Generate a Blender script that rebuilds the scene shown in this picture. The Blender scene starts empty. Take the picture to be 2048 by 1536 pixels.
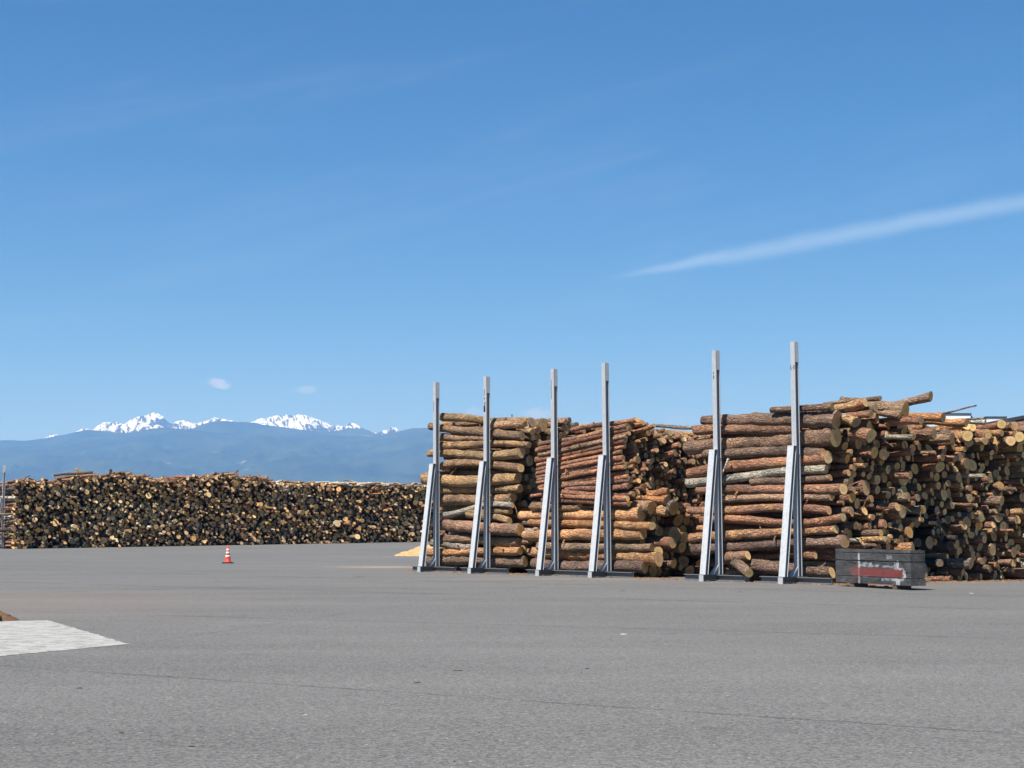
import bpy, math, random
import numpy as np
from mathutils import Vector, Matrix
from mathutils.bvhtree import BVHTree

random.seed(7)
rng = np.random.default_rng(11)
sc = bpy.context.scene
COL = sc.collection
rad = math.radians

# ------------------------------------------------------------------ camera
FPX, CAMH = 3076.0, 1.35
PITCH = math.atan(290 / FPX)
cam_d = bpy.data.cameras.new('camera')
cam_d.sensor_width = 36.0
cam_d.lens = 36.0 * FPX / 2048.0
cam_d.clip_start, cam_d.clip_end = 0.1, 90000.0
cam = bpy.data.objects.new('camera', cam_d)
cam.location = (0, 0, CAMH)
cam.rotation_euler = (math.pi / 2 + PITCH, 0, 0)
COL.objects.link(cam)
sc.camera = cam

# ------------------------------------------------------------------ sun, exposure
SUN_EL = rad(57)
SUN_H = Vector((-0.62, -0.785, 0)).normalized()          # horizontal direction towards the sun
SUN_DIR = Vector((SUN_H.x * math.cos(SUN_EL), SUN_H.y * math.cos(SUN_EL), math.sin(SUN_EL)))
sun_d = bpy.data.lights.new('sun', 'SUN')
sun_d.energy = 5.0
sun_d.angle = rad(0.53)
sun_d.color = (1.0, 0.968, 0.925)
sun = bpy.data.objects.new('sun', sun_d)
sun.rotation_euler = SUN_DIR.to_track_quat('Z', 'Y').to_euler()
sun.location = (0, 0, 60)
COL.objects.link(sun)
vs = sc.view_settings
vs.view_transform = 'Standard'
vs.look = 'None'
vs.exposure = 0.75
vs.gamma = 1.0
vs.use_curve_mapping = False
sc.cycles.use_denoising = True
sc.cycles.max_bounces = 6
sc.cycles.diffuse_bounces = 1
sc.cycles.volume_bounces = 2


# ------------------------------------------------------------------ pixel -> place helpers (photo is 2048 x 1536)
def ray(px, py):
    u, v = (px - 1024) / FPX, (768 - py) / FPX
    cp, sp = math.cos(PITCH), math.sin(PITCH)
    return Vector((u, cp - v * sp, sp + v * cp))


def ground(px, py, z=0.0):
    d = ray(px, py)
    t = (z - CAMH) / d.z
    return Vector((d.x * t, d.y * t, z))


def on_plane(px, py, p0, n):
    d = ray(px, py)
    c = Vector((0, 0, CAMH))
    t = (p0 - c).dot(n) / d.dot(n)
    return c + d * t


# ------------------------------------------------------------------ node helper
class NT:
    def __init__(self, tree):
        self.t = tree
        self.n = tree.nodes
        self.l = tree.links

    def new(self, typ, **kw):
        nd = self.n.new(typ)
        for k, v in kw.items():
            setattr(nd, k, v)
        return nd

    def put(self, sock, v):
        if v is None:
            return
        if isinstance(v, bpy.types.NodeSocket):
            self.l.new(v, sock)
        else:
            if sock.type == 'RGBA' and hasattr(v, '__len__') and len(v) == 3:
                v = (*v, 1)
            sock.default_value = v

    def m(self, op, a, b=None, c=None, clamp=False):
        nd = self.new('ShaderNodeMath', operation=op, use_clamp=clamp)
        for s, v in zip(nd.inputs, (a, b, c)):
            self.put(s, v)
        return nd.outputs[0]

    def v(self, op, a, b=None):
        nd = self.new('ShaderNodeVectorMath', operation=op)
        self.put(nd.inputs[0], a)
        if op == 'SCALE':
            self.put(nd.inputs['Scale'], b)
        elif b is not None:
            self.put(nd.inputs[1], b)
        return nd.outputs['Value'] if op in ('DOT_PRODUCT', 'LENGTH', 'DISTANCE') else nd.outputs['Vector']

    def sep(self, a):
        nd = self.new('ShaderNodeSeparateXYZ')
        self.put(nd.inputs[0], a)
        return nd.outputs

    def comb(self, x, y, z):
        nd = self.new('ShaderNodeCombineXYZ')
        for s, v in zip(nd.inputs, (x, y, z)):
            self.put(s, v)
        return nd.outputs[0]

    def mix(self, f, a, b, bt='MIX'):
        nd = self.new('ShaderNodeMix', data_type='RGBA', blend_type=bt, clamp_factor=True)
        self.put(nd.inputs[0], f)
        self.put(nd.inputs[6], a)
        self.put(nd.inputs[7], b)
        return nd.outputs[2]

    def ss(self, x, lo, hi, a=0.0, b=1.0, smooth=True):
        nd = self.new('ShaderNodeMapRange', interpolation_type='SMOOTHSTEP' if smooth else 'LINEAR')
        for i, v in enumerate((x, lo, hi, a, b)):
            self.put(nd.inputs[i], v)
        return nd.outputs[0]

    def noise(self, vec, scale, detail=3.0, rough=0.55, dist=0.0):
        nd = self.new('ShaderNodeTexNoise')
        self.put(nd.inputs['Vector'], vec)
        nd.inputs['Scale'].default_value = scale
        nd.inputs['Detail'].default_value = detail
        nd.inputs['Roughness'].default_value = rough
        nd.inputs['Distortion'].default_value = dist
        return nd.outputs['Fac']

    def voro(self, vec, scale, feat='F1', out='Distance'):
        nd = self.new('ShaderNodeTexVoronoi', feature=feat)
        self.put(nd.inputs['Vector'], vec)
        nd.inputs['Scale'].default_value = scale
        return nd.outputs[out]

    def attr(self, name):
        return self.new('ShaderNodeAttribute', attribute_name=name).outputs

    def obj(self):
        return self.new('ShaderNodeTexCoord').outputs['Object']

    def bump(self, h, strength, dist):
        nd = self.new('ShaderNodeBump')
        nd.inputs['Strength'].default_value = strength
        nd.inputs['Distance'].default_value = dist
        self.put(nd.inputs['Height'], h)
        return nd.outputs[0]


def material(name):
    m = bpy.data.materials.new(name)
    m.use_nodes = True
    t = NT(m.node_tree)
    b = m.node_tree.nodes['Principled BSDF']
    b.inputs['Specular IOR Level'].default_value = 0.25
    return m, t, b


def plain(name, col, rough=0.7, metal=0.0, var=0.25, scale=6.0, bump=0.0):
    m, t, b = material(name)
    o = t.obj()
    n = t.noise(o, scale, 4)
    t.put(b.inputs['Base Color'], t.mix(1.0, t.mix(n, tuple(c * (1 - var) for c in col), tuple(min(1, c * (1 + var)) for c in col)), (1, 1, 1), 'MULTIPLY'))
    b.inputs['Roughness'].default_value = rough
    b.inputs['Metallic'].default_value = metal
    if bump:
        t.put(b.inputs['Normal'], t.bump(t.noise(o, scale * 6, 3), 0.6, bump))
    return m


# ------------------------------------------------------------------ world: Nishita sky, thin cirrus, contrail, small clouds
world = bpy.data.worlds.new('World')
sc.world = world
world.use_nodes = True
wt = NT(world.node_tree)
bg = world.node_tree.nodes['Background']
sky = wt.new('ShaderNodeTexSky', sky_type='NISHITA')
sky.sun_disc = False
sky.sun_elevation = SUN_EL
sky.sun_rotation = math.atan2(SUN_H.x, SUN_H.y)
sky.altitude = 600
sky.air_density = 1.0
sky.dust_density = 0.0
sky.ozone_density = 4.0
SKY_STRENGTH = 0.051
bg.inputs['Strength'].default_value = SKY_STRENGTH
D = wt.new('ShaderNodeTexCoord').outputs['Generated']
hs = wt.new('ShaderNodeHueSaturation')
hs.inputs['Saturation'].default_value = 1.4
wt.put(hs.inputs['Color'], sky.outputs[0])
skycol = hs.outputs[0]


def cloud_blob(cur, px, py, a, b, amount, seed):
    """small cumulus at a fixed bearing and elevation; a, b are its half sizes as angles"""
    d = ray(px, py).normalized()
    e1 = Vector((d.y, -d.x, 0)).normalized()
    e2 = e1.cross(d)
    x = wt.m('DIVIDE', wt.v('DOT_PRODUCT', D, e1), a)
    y = wt.m('DIVIDE', wt.v('DOT_PRODUCT', D, e2), b)
    front = wt.m('GREATER_THAN', wt.v('DOT_PRODUCT', D, d), 0.9)
    r2 = wt.m('ADD', wt.m('MULTIPLY', x, x), wt.m('MULTIPLY', y, y))
    n = wt.noise(wt.v('ADD', D, (seed, seed * .3, 0)), 2.2 / a * 0.6, 4, 0.6)
    q = wt.m('ADD', wt.m('SUBTRACT', 1.0, r2), wt.m('MULTIPLY', wt.m('SUBTRACT', n, 0.5), 2.6))
    f = wt.m('MULTIPLY', wt.m('MULTIPLY', wt.ss(q, 0.05, 1.1), front), amount)
    f = wt.m('MULTIPLY', f, wt.ss(r2, 1.6, 0.7))
    return wt.mix(f, cur, (8.6, 8.9, 9.4))


# contrail: a band along a great circle
d1, d2 = ray(1215, 557).normalized(), ray(2048, 403).normalized()
nrm = d1.cross(d2).normalized()
tang = nrm.cross(d1).normalized()
if tang.dot(d2) < 0:
    tang, nrm = -tang, -nrm
across = wt.v('DOT_PRODUCT', D, nrm)
along = wt.v('DOT_PRODUCT', D, tang)
fr = wt.m('GREATER_THAN', wt.v('DOT_PRODUCT', D, d1), 0.3)
nz = wt.noise(wt.v('MULTIPLY', D, (1, 1, 1)), 26, 4, 0.6)
halfw = wt.ss(along, -0.01, 0.11, 0.0018, 0.0068)
wob = wt.m('MULTIPLY', wt.m('SUBTRACT', nz, 0.5), 0.005)
q = wt.m('DIVIDE', wt.m('ABSOLUTE', wt.m('ADD', across, wob)), halfw)
cf = wt.m('MULTIPLY', wt.ss(q, 1.25, 0.0), wt.ss(along, -0.012, 0.050))
cf = wt.m('MULTIPLY', wt.m('MULTIPLY', cf, fr), wt.ss(along, 0.42, 0.20, 0.45, 1.0))
cf = wt.m('MULTIPLY', cf, wt.m('ADD', 0.6, wt.m('MULTIPLY', nz, 0.5)))
skycol = wt.mix(wt.m('MULTIPLY', cf, 0.52), skycol, (6.4, 8.3, 10.8))
# very thin cirrus streaks, the whole sky over
st = wt.v('MULTIPLY', wt.v('ADD', wt.v('MULTIPLY', D, (1, 1, 1)), wt.comb(0, 0, wt.m('MULTIPLY', wt.sep(D)[0], -0.22))), (1.6, 1.6, 13))
ci = wt.ss(wt.noise(st, 2.1, 5, 0.6, 0.4), 0.50, 0.78)
skycol = wt.mix(wt.m('MULTIPLY', ci, 0.10), skycol, (6.8, 7.6, 9.0))
skycol = cloud_blob(skycol, 434, 767, 0.0095, 0.0044, 0.86, 1.3)
skycol = cloud_blob(skycol, 612, 780, 0.0105, 0.0030, 0.46, 4.1)
skycol = cloud_blob(skycol, 1075, 828, 0.0125, 0.0050, 0.70, 7.7)
skycol = cloud_blob(skycol, 948, 824, 0.0100, 0.0040, 0.45, 2.7)
skycol = cloud_blob(skycol, 1365, 838, 0.0200, 0.0045, 0.20, 9.2)
wt.put(bg.inputs['Color'], skycol)


# ------------------------------------------------------------------ mesh helpers
def link(name, me, mats=None, parent=None, loc=None):
    o = bpy.data.objects.new(name, me)
    COL.objects.link(o)
    if mats:
        for mm in (mats if isinstance(mats, (list, tuple)) else [mats]):
            if me is not None and mm.name not in me.materials:
                me.materials.append(mm)
    if loc is not None:
        o.location = loc
    if parent is not None:
        o.parent = parent
    return o


def tag(o, label=None, cat=None, group=None, kind=None):
    for k, v in (('label', label), ('category', cat), ('group', group), ('kind', kind)):
        if v:
            o[k] = v
    return o


def mesh(name, verts, faces, smooth=False, midx=None, attrs=None):
    me = bpy.data.meshes.new(name)
    me.from_pydata([tuple(v) for v in verts], [], faces)
    if smooth:
        me.polygons.foreach_set('use_smooth', [True] * len(me.polygons))
    if midx is not None:
        me.polygons.foreach_set('material_index', midx)
    if attrs:
        for nm, (typ, arr) in attrs.items():
            a = me.attributes.new(nm, typ, 'POINT')
            a.data.foreach_set('vector' if typ == 'FLOAT_VECTOR' else 'color', np.asarray(arr, dtype=np.float32).ravel())
    me.update()
    return me


class MB:
    def __init__(self):
        self.v, self.f = [], []

    def add(self, vs_, fs_):
        b = len(self.v)
        self.v += [Vector(x) for x in vs_]
        self.f += [tuple(b + i for i in f) for f in fs_]
        return self

    def box(self, lo, hi):
        x0, y0, z0 = lo
        x1, y1, z1 = hi
        return self.add([(x0, y0, z0), (x1, y0, z0), (x1, y1, z0), (x0, y1, z0), (x0, y0, z1), (x1, y0, z1), (x1, y1, z1), (x0, y1, z1)],
                        [(0, 3, 2, 1), (4, 5, 6, 7), (0, 1, 5, 4), (1, 2, 6, 5), (2, 3, 7, 6), (3, 0, 4, 7)])

    def extrude(self, poly, a, b):
        """poly: list of 3D points at end a; translated by (b-a) for the other end"""
        n = len(poly)
        off = Vector(b) - Vector(a)
        p = [Vector(q) for q in poly]
        return self.add(p + [q + off for q in p],
                        [tuple(range(n - 1, -1, -1)), tuple(range(n, 2 * n))] + [(i, (i + 1) % n, n + (i + 1) % n, n + i) for i in range(n)])

    def lathe(self, prof, n=20):
        b = len(self.v)
        for r, z in prof:
            for k in range(n):
                a = 2 * math.pi * k / n
                self.v.append(Vector((r * math.cos(a), r * math.sin(a), z)))
        for i in range(len(prof) - 1):
            for k in range(n):
                self.f.append((b + i * n + k, b + i * n + (k + 1) % n, b + (i + 1) * n + (k + 1) % n, b + (i + 1) * n + k))
        self.f.append(tuple(b + k for k in range(n - 1, -1, -1)))
        self.f.append(tuple(b + (len(prof) - 1) * n + k for k in range(n)))
        return self

    def build(self, name, mat, parent=None, loc=None, smooth=False, bevel=0):
        o = link(name, mesh(name, self.v, self.f, smooth), mat, parent, loc)
        if bevel:
            md = o.modifiers.new('bevel', 'BEVEL')
            md.width = bevel
            md.segments = 2
            md.limit_method = 'ANGLE'
        return o


def vnoise2(x, y, seed):
    """value noise for arrays"""
    r = np.random.default_rng(seed).random((256, 256))
    xi, yi = np.floor(x).astype(int), np.floor(y).astype(int)
    fx, fy = x - xi, y - yi
    fx, fy = fx * fx * (3 - 2 * fx), fy * fy * (3 - 2 * fy)
    g = lambda a, b: r[a & 255, b & 255]
    return (g(xi, yi) * (1 - fx) + g(xi + 1, yi) * fx) * (1 - fy) + (g(xi, yi + 1) * (1 - fx) + g(xi + 1, yi + 1) * fx) * fy


def fbm(x, y, seed, octs=5, ridged=False, gain=0.5):
    s, a, tot = 0, 1.0, 0
    for k in range(octs):
        n = vnoise2(x * 2 ** k, y * 2 ** k, seed + k)
        if ridged:
            n = 1 - np.abs(2 * n - 1)
        s = s + a * n
        tot += a
        a *= gain
    return s / tot


# ------------------------------------------------------------------ layout of the yard
G1, G2 = ground(824, 1141.7), ground(1671, 1169.6)
L = (G2 - G1).normalized()                     # along the bookend posts and the logs
R = Vector((-L.y, L.x, 0))                     # away from the camera, along the stacks
UP = Vector((0, 0, 1))
# far pile
FC = ground(22, 1098)
FR = Vector((math.sin(rad(60)), math.cos(rad(60)), 0))
FL = Vector((FR.y, -FR.x, 0))


def smooth01(t):
    t = np.clip(t, 0, 1)
    return t * t * (3 - 2 * t)


def yard_z(x, y):
    """the yard climbs a little towards the far corner"""
    rx, ry = x - FC.x, y - FC.y
    u = rx * FR.x + ry * FR.y
    v = rx * FL.x + ry * FL.y
    return 0.36 * np.clip(u / 32.0, 0, 1.6) * smooth01((48 - v) / 46)


# ------------------------------------------------------------------ ground sheets
def seam_world(p, q):
    a, b = ground(*p), ground(*q)
    d = (b - a).normalized()
    return a, b, d


def asphalt_material():
    m, t, b = material('asphalt')
    P = t.obj()
    xyz = t.sep(P)
    P2 = t.comb(xyz[0], xyz[1], 0)
    big = t.noise(P2, 0.09, 4, 0.55)
    mid = t.noise(P2, 0.9, 4, 0.6)
    lane = t.noise(t.v('MULTIPLY', P2, (0.08, 0.55, 1)), 1.0, 4, 0.6, 0.3)
    fine = t.noise(P2, 16, 5, 0.8)
    grain = t.noise(P2, 70, 3, 0.8)
    stone = t.voro(P2, 55, 'F1', 'Color')
    sv = t.sep(stone)[0]
    val = t.m('ADD', 0.141, t.m('MULTIPLY', t.m('SUBTRACT', big, 0.5), 0.040))
    val = t.m('ADD', val, t.m('MULTIPLY', t.m('SUBTRACT', mid, 0.5), 0.026))
    val = t.m('ADD', val, t.m('MULTIPLY', t.m('SUBTRACT', lane, 0.5), 0.070))
    val = t.m('ADD', val, t.m('MULTIPLY', t.m('SUBTRACT', fine, 0.5), 0.13))
    val = t.m('ADD', val, t.m('MULTIPLY', t.m('SUBTRACT', grain, 0.5), 0.16))
    val = t.m('ADD', val, t.m('MULTIPLY', t.m('SUBTRACT', sv, 0.5), 0.10))
    # a few pale stones in the surface
    sp = t.m('MULTIPLY', t.m('GREATER_THAN', t.sep(t.voro(P2, 14, 'F1', 'Color'))[1], 0.90), t.m('LESS_THAN', t.voro(P2, 14), 0.13))
    val = t.m('ADD', val, t.m('MULTIPLY', sp, 0.22))
    # paving seams
    wob = t.m('MULTIPLY', t.m('SUBTRACT', t.noise(P2, 0.6, 4, 0.7), 0.5), 0.22)
    wob = t.m('ADD', wob, t.m('MULTIPLY', t.m('SUBTRACT', t.noise(P2, 5, 4, 0.75), 0.5), 0.16))
    brk = t.noise(P2, 0.8, 3, 0.7)
    dark = None
    for (p, q, w, k, lo) in (((124, 1339), (1280, 1417), 0.018, 0.46, -40), ((225, 1228), (1280, 1257), 0.036, 0.40, -40),
                             ((512, 1178), (1280, 1199), 0.06, 0.34, -40), ((512, 1152), (1074, 1167), 0.10, 0.25, -40),
                             ((264, 1288.5), (449, 1262), 0.03, 0.16, 0.0), ((20, 1186), (420, 1176), 0.07, 0.30, -20)):
        a, bb, d = seam_world(p, q)
        n = Vector((-d.y, d.x, 0))
        dist = t.m('ABSOLUTE', t.m('ADD', t.m('SUBTRACT', t.v('DOT_PRODUCT', P2, n), a.dot(n)), wob))
        s = t.m('SUBTRACT', t.v('DOT_PRODUCT', P2, d), a.dot(d))
        f = t.m('MULTIPLY', t.ss(dist, w * 2.2, w * 0.5), t.ss(brk, 0.36, 0.58, 0.22, 1.0))
        f = t.m('MULTIPLY', t.m('MULTIPLY', f, t.ss(s, lo - 0.3, lo + 0.3)), k)
        dark = f if dark is None else t.m('MAXIMUM', dark, f)
    # oil spots and damp blotches
    blot = t.ss(t.noise(P2, 0.33, 4, 0.6, 0.5), 0.60, 0.72)
    val = t.m('MULTIPLY', val, t.m('SUBTRACT', 1.0, t.m('MULTIPLY', blot, 0.07)))
    oil = t.ss(t.voro(P2, 0.55), 0.10, 0.04)
    val = t.m('MULTIPLY', val, t.m('SUBTRACT', 1.0, t.m('MULTIPLY', t.m('MULTIPLY', oil, t.noise(P2, 6, 3, .7)), 0.25)))
    # random tyre scuffs
    sc_ = t.ss(t.noise(t.v('MULTIPLY', P2, (0.35, 2.2, 1)), 0.55, 5, 0.7, 1.2), 0.62, 0.80)
    val = t.m('MULTIPLY', val, t.m('SUBTRACT', 1.0, t.m('MULTIPLY', sc_, 0.22)))
    val = t.m('MULTIPLY', val, t.m('SUBTRACT', 1.0, dark))
    val = t.m('MAXIMUM', val, 0.02)
    col = t.mix(1.0, t.comb(val, val, val), (1.0, 0.98, 0.94), 'MULTIPLY')
    # dust of soil and sawdust carried onto the paving
    for (c, r_, amt, dc) in ((ground(20, 1206), (4.6, 8.0), 0.30, (0.22, 0.165, 0.13)), (ground(770, 1134), (2.2, 1.6), 0.5, (0.42, 0.32, 0.20)),
                             (ground(1180, 1158), (5.0, 0.7), 0.25, (0.36, 0.28, 0.20))):
        dx = t.m('DIVIDE', t.m('SUBTRACT', xyz[0], c.x), r_[0])
        dy = t.m('DIVIDE', t.m('SUBTRACT', xyz[1], c.y), r_[1])
        q_ = t.m('SQRT', t.m('ADD', t.m('MULTIPLY', dx, dx), t.m('MULTIPLY', dy, dy)))
        q_ = t.m('ADD', q_, t.m('MULTIPLY', t.m('SUBTRACT', t.noise(t.v('MULTIPLY', P2, (0.4, 1.5, 1)), 0.8, 5, 0.7), 0.5), 1.1))
        col = t.mix(t.m('MULTIPLY', t.ss(q_, 1.35, 0.0), amt), col, dc)
    t.put(b.inputs['Base Color'], col)
    b.inputs['Roughness'].default_value = 0.88
    b.inputs['Specular IOR Level'].default_value = 0.2
    h = t.m('ADD', t.m('MULTIPLY', grain, 0.6), t.m('MULTIPLY', t.voro(P2, 55), 0.5))
    t.put(b.inputs['Normal'], t.bump(h, 0.55, 0.006))
    return m


MAT = {}
MAT['asphalt'] = asphalt_material()
xs = np.concatenate([np.linspace(-170, -60, 12)[:-1], np.linspace(-60, 50, 90), np.linspace(50, 170, 14)[1:]])
ys = np.concatenate([np.linspace(-60, 20, 9)[:-1], np.linspace(20, 150, 100), np.linspace(150, 260, 12)[1:]])
XX, YY = np.meshgrid(xs, ys)
ZZ = yard_z(XX, YY)
nx = len(xs)
gv = np.stack([XX.ravel(), YY.ravel(), ZZ.ravel()], 1)
gf = [(j * nx + i, j * nx + i + 1, (j + 1) * nx + i + 1, (j + 1) * nx + i) for j in range(len(ys) - 1) for i in range(nx - 1)]
tag(link('yard_pavement', mesh('yard_pavement', gv, gf, True), MAT['asphalt']), 'worn grey asphalt yard with paving seams', kind='structure')
MAT['plain'] = plain('plain_fields', (0.075, 0.085, 0.045), 0.95, var=0.4, scale=0.004)
tag(link('plain', mesh('plain', [(-13500, -2500, -0.06), (13500, -2500, -0.06), (13500, 26500, -0.06), (-13500, 26500, -0.06)], [(0, 1, 2, 3)]), MAT['plain']),
    'green valley floor beyond the yard', kind='structure')


# ------------------------------------------------------------------ mountains
def interp_px(pts, scale=2.327, oy=780.0, raw=False):
    a = np.array(pts, float)
    if raw:
        return a[:, 0], a[:, 1]
    return a[:, 0] / scale, a[:, 1] / scale + oy


def mountain_range(name, label, crest, dist, depth, mat, seed, rough, spur, n_b=520, n_d=54, raw=False):
    px, py = interp_px(crest, raw=raw)
    cols = np.linspace(px.min(), px.max(), n_b)
    cy = np.interp(cols, px, py)
    cy = cy + (fbm(cols / 26, cols * 0 + 3.3, seed + 50, 5) - 0.5) * rough
    verts = []
    s = np.linspace(0, 1.35, n_d)                # 0 foot, 1 crest, beyond: back slope
    S, C = np.meshgrid(s, np.arange(n_b), indexing='ij')
    rays = [ray(c, y) for c, y in zip(cols, cy)]
    bx = np.array([r.x / r.y for r in rays])
    H = np.array([CAMH + dist * r.z / r.y for r in rays])
    yy = dist + (S - 1) * depth
    xx = bx[C] * dist + (bx[C] * (S - 1) * depth)
    prof = np.where(S <= 1, np.clip(S, 0, 1) ** 1.25, 1 - (S - 1) * 1.6)
    base = H[C] * prof
    u, w = xx / (dist * 0.045), yy / (dist * 0.045)
    rid = fbm(u + 0.6 * fbm(u, w, seed + 9, 3), w * 0.55, seed, 6, True, 0.55)
    env = np.clip((1.0 - np.abs(S - 0.62) / 0.62), 0, 1)
    zz = base + (rid - 0.62) * spur * H.mean() * env
    zz = np.where(S >= 0.97, np.minimum(zz, base), zz)
    zz = np.minimum(zz, base + 0.10 * H[C] * env)
    v = np.stack([xx.ravel(), yy.ravel(), zz.ravel() - 0.5], 1)
    f = [(j * n_b + i, j * n_b + i + 1, (j + 1) * n_b + i + 1, (j + 1) * n_b + i) for j in range(n_d - 1) for i in range(n_b - 1)]
    o = link(name, mesh(name, v, f, True), mat)
    tag(o, label, kind='structure')
    return o


def forest_material():
    m, t, b = material('forested_slope')
    P = t.obj()
    n = t.noise(P, 0.0022, 5, 0.65)
    n2 = t.noise(P, 0.012, 3, 0.6)
    c = t.mix(t.ss(n, 0.35, 0.68), (0.016, 0.028, 0.015), (0.060, 0.082, 0.034))
    c = t.mix(t.m('MULTIPLY', n2, 0.5), c, (0.02, 0.032, 0.016))
    c = t.mix(t.ss(t.noise(P, 0.0035, 2, 0.5), 0.735, 0.76), c, (0.25, 0.22, 0.17))
    t.put(b.inputs['Base Color'], c)
    b.inputs['Roughness'].default_value = 1.0
    b.inputs['Specular IOR Level'].default_value = 0.0
    return m


def snow_material(line, spread):
    """rock with snow: lies above the snow line, broken by ribs that run down the slope"""
    m, t, b = material('snowy_rock')
    P = t.obj()
    x, y, z = t.sep(P)[:3]
    nrm_ = t.new('ShaderNodeNewGeometry').outputs['Normal']
    ribs = t.noise(t.comb(t.m('ADD', x, t.m('MULTIPLY', z, 0.6)), t.m('MULTIPLY', y, 0.10), t.m('MULTIPLY', z, 0.45)), 0.0190, 3, 0.70, 0.8)
    big = t.noise(P, 0.0011, 3, 0.6)
    alt = t.m('DIVIDE', t.m('SUBTRACT', z, t.m('ADD', line, t.m('MULTIPLY', t.m('ADD', x, 2012.0), 0.034))), spread)
    k = t.m('ADD', t.m('MULTIPLY', t.m('MINIMUM', alt, 1.3), 0.50), t.m('MULTIPLY', t.m('SUBTRACT', ribs, 0.52), 9.0))
    k = t.m('ADD', k, t.m('MULTIPLY', t.m('SUBTRACT', big, 0.5), 2.2))
    f = t.ss(k, -0.10, 0.65)
    rock = t.mix(ribs, (0.03, 0.035, 0.035), (0.085, 0.085, 0.08))
    t.put(b.inputs['Base Color'], t.mix(f, rock, (0.90, 0.92, 0.95)))
    b.inputs['Roughness'].default_value = 0.95
    b.inputs['Specular IOR Level'].default_value = 0.0
    t.put(b.inputs['Normal'], t.bump(ribs, 1.0, 90.0))
    return m


MAT['forest'] = forest_material()
D_FRONT, D_MID, D_SNOW = 12500.0, 13400.0, 14600.0
hz = lambda d, y: CAMH + d * (1058 - y) / FPX
MAT['snow'] = snow_material(hz(D_SNOW, 872), 75.0)
front = [(-900, 262), (-500, 250), (-200, 258), (0, 253), (100, 258), (230, 256), (300, 236), (420, 216), (560, 203), (640, 192), (700, 177), (780, 173), (870, 181), (1000, 195),
         (1120, 200), (1180, 180), (1230, 178), (1300, 194), (1450, 205), (1600, 210), (1750, 211), (1850, 192), (1920, 176), (2010, 175), (2200, 190), (2600, 205), (3400, 225), (5200, 240)]
mid = [(-900, 225), (-400, 236), (0, 230), (120, 232), (190, 225), (290, 205), (400, 182), (520, 192), (700, 215), (860, 190), (920, 165), (980, 146), (1040, 139), (1100, 143), (1200, 149), (1260, 158), (1500, 195), (1640, 175), (1700, 182), (1760, 205), (2300, 225), (3400, 235), (5200, 240)]
snow = [(-700, 262), (0, 250), (130, 236), (230, 204), (290, 190), (350, 174), (380, 167), (430, 171), (480, 149), (540, 139), (580, 148), (640, 118), (690, 107), (720, 102), (760, 117), (800, 144), (850, 134), (900, 149),
        (960, 139), (1000, 127), (1040, 134), (1100, 144), (1190, 148), (1240, 130), (1300, 114), (1370, 111), (1430, 117), (1490, 130), (1550, 151), (1600, 151), (1650, 151), (1700, 174), (1740, 188), (1800, 177), (1830, 169), (1870, 184), (1960, 205), (2600, 225), (3800, 245)]
mountain_range('snowy_mountain_range', 'distant mountain range with snow on its peaks', snow, D_SNOW, 3600, MAT['snow'], 3, 14.0, 0.42, 1100, 64)
mountain_range('wooded_mountain_ridge', 'dark wooded ridge below the snowy peaks', mid, D_MID, 2600, MAT['forest'], 31, 2.6, 0.30)
mountain_range('wooded_foothills', 'long blue wooded foothills behind the far log pile', front, D_FRONT, 6500, MAT['forest'], 71, 2.4, 0.34)

# ------------------------------------------------------------------ haze
hb = MB().box((-14000, -3000, -1.2), (14000, 27000, 1680))
hm = bpy.data.materials.new('haze_air')
hm.use_nodes = True
hn = hm.node_tree.nodes
hn.remove(hn['Principled BSDF'])
pv = hn.new('ShaderNodeVolumePrincipled')
pv.inputs['Color'].default_value = (0.235, 0.475, 1.0, 1)
pv.inputs['Absorption Color'].default_value = (0.5, 0.5, 0.5, 1)
pv.inputs['Density'].default_value = 0.92e-4
pv.inputs['Anisotropy'].default_value = 0.0
hm.node_tree.links.new(pv.outputs[0], hn['Material Output'].inputs['Volume'])
tag(hb.build('haze', hm), 'pale blue air over the valley', kind='stuff')


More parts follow.
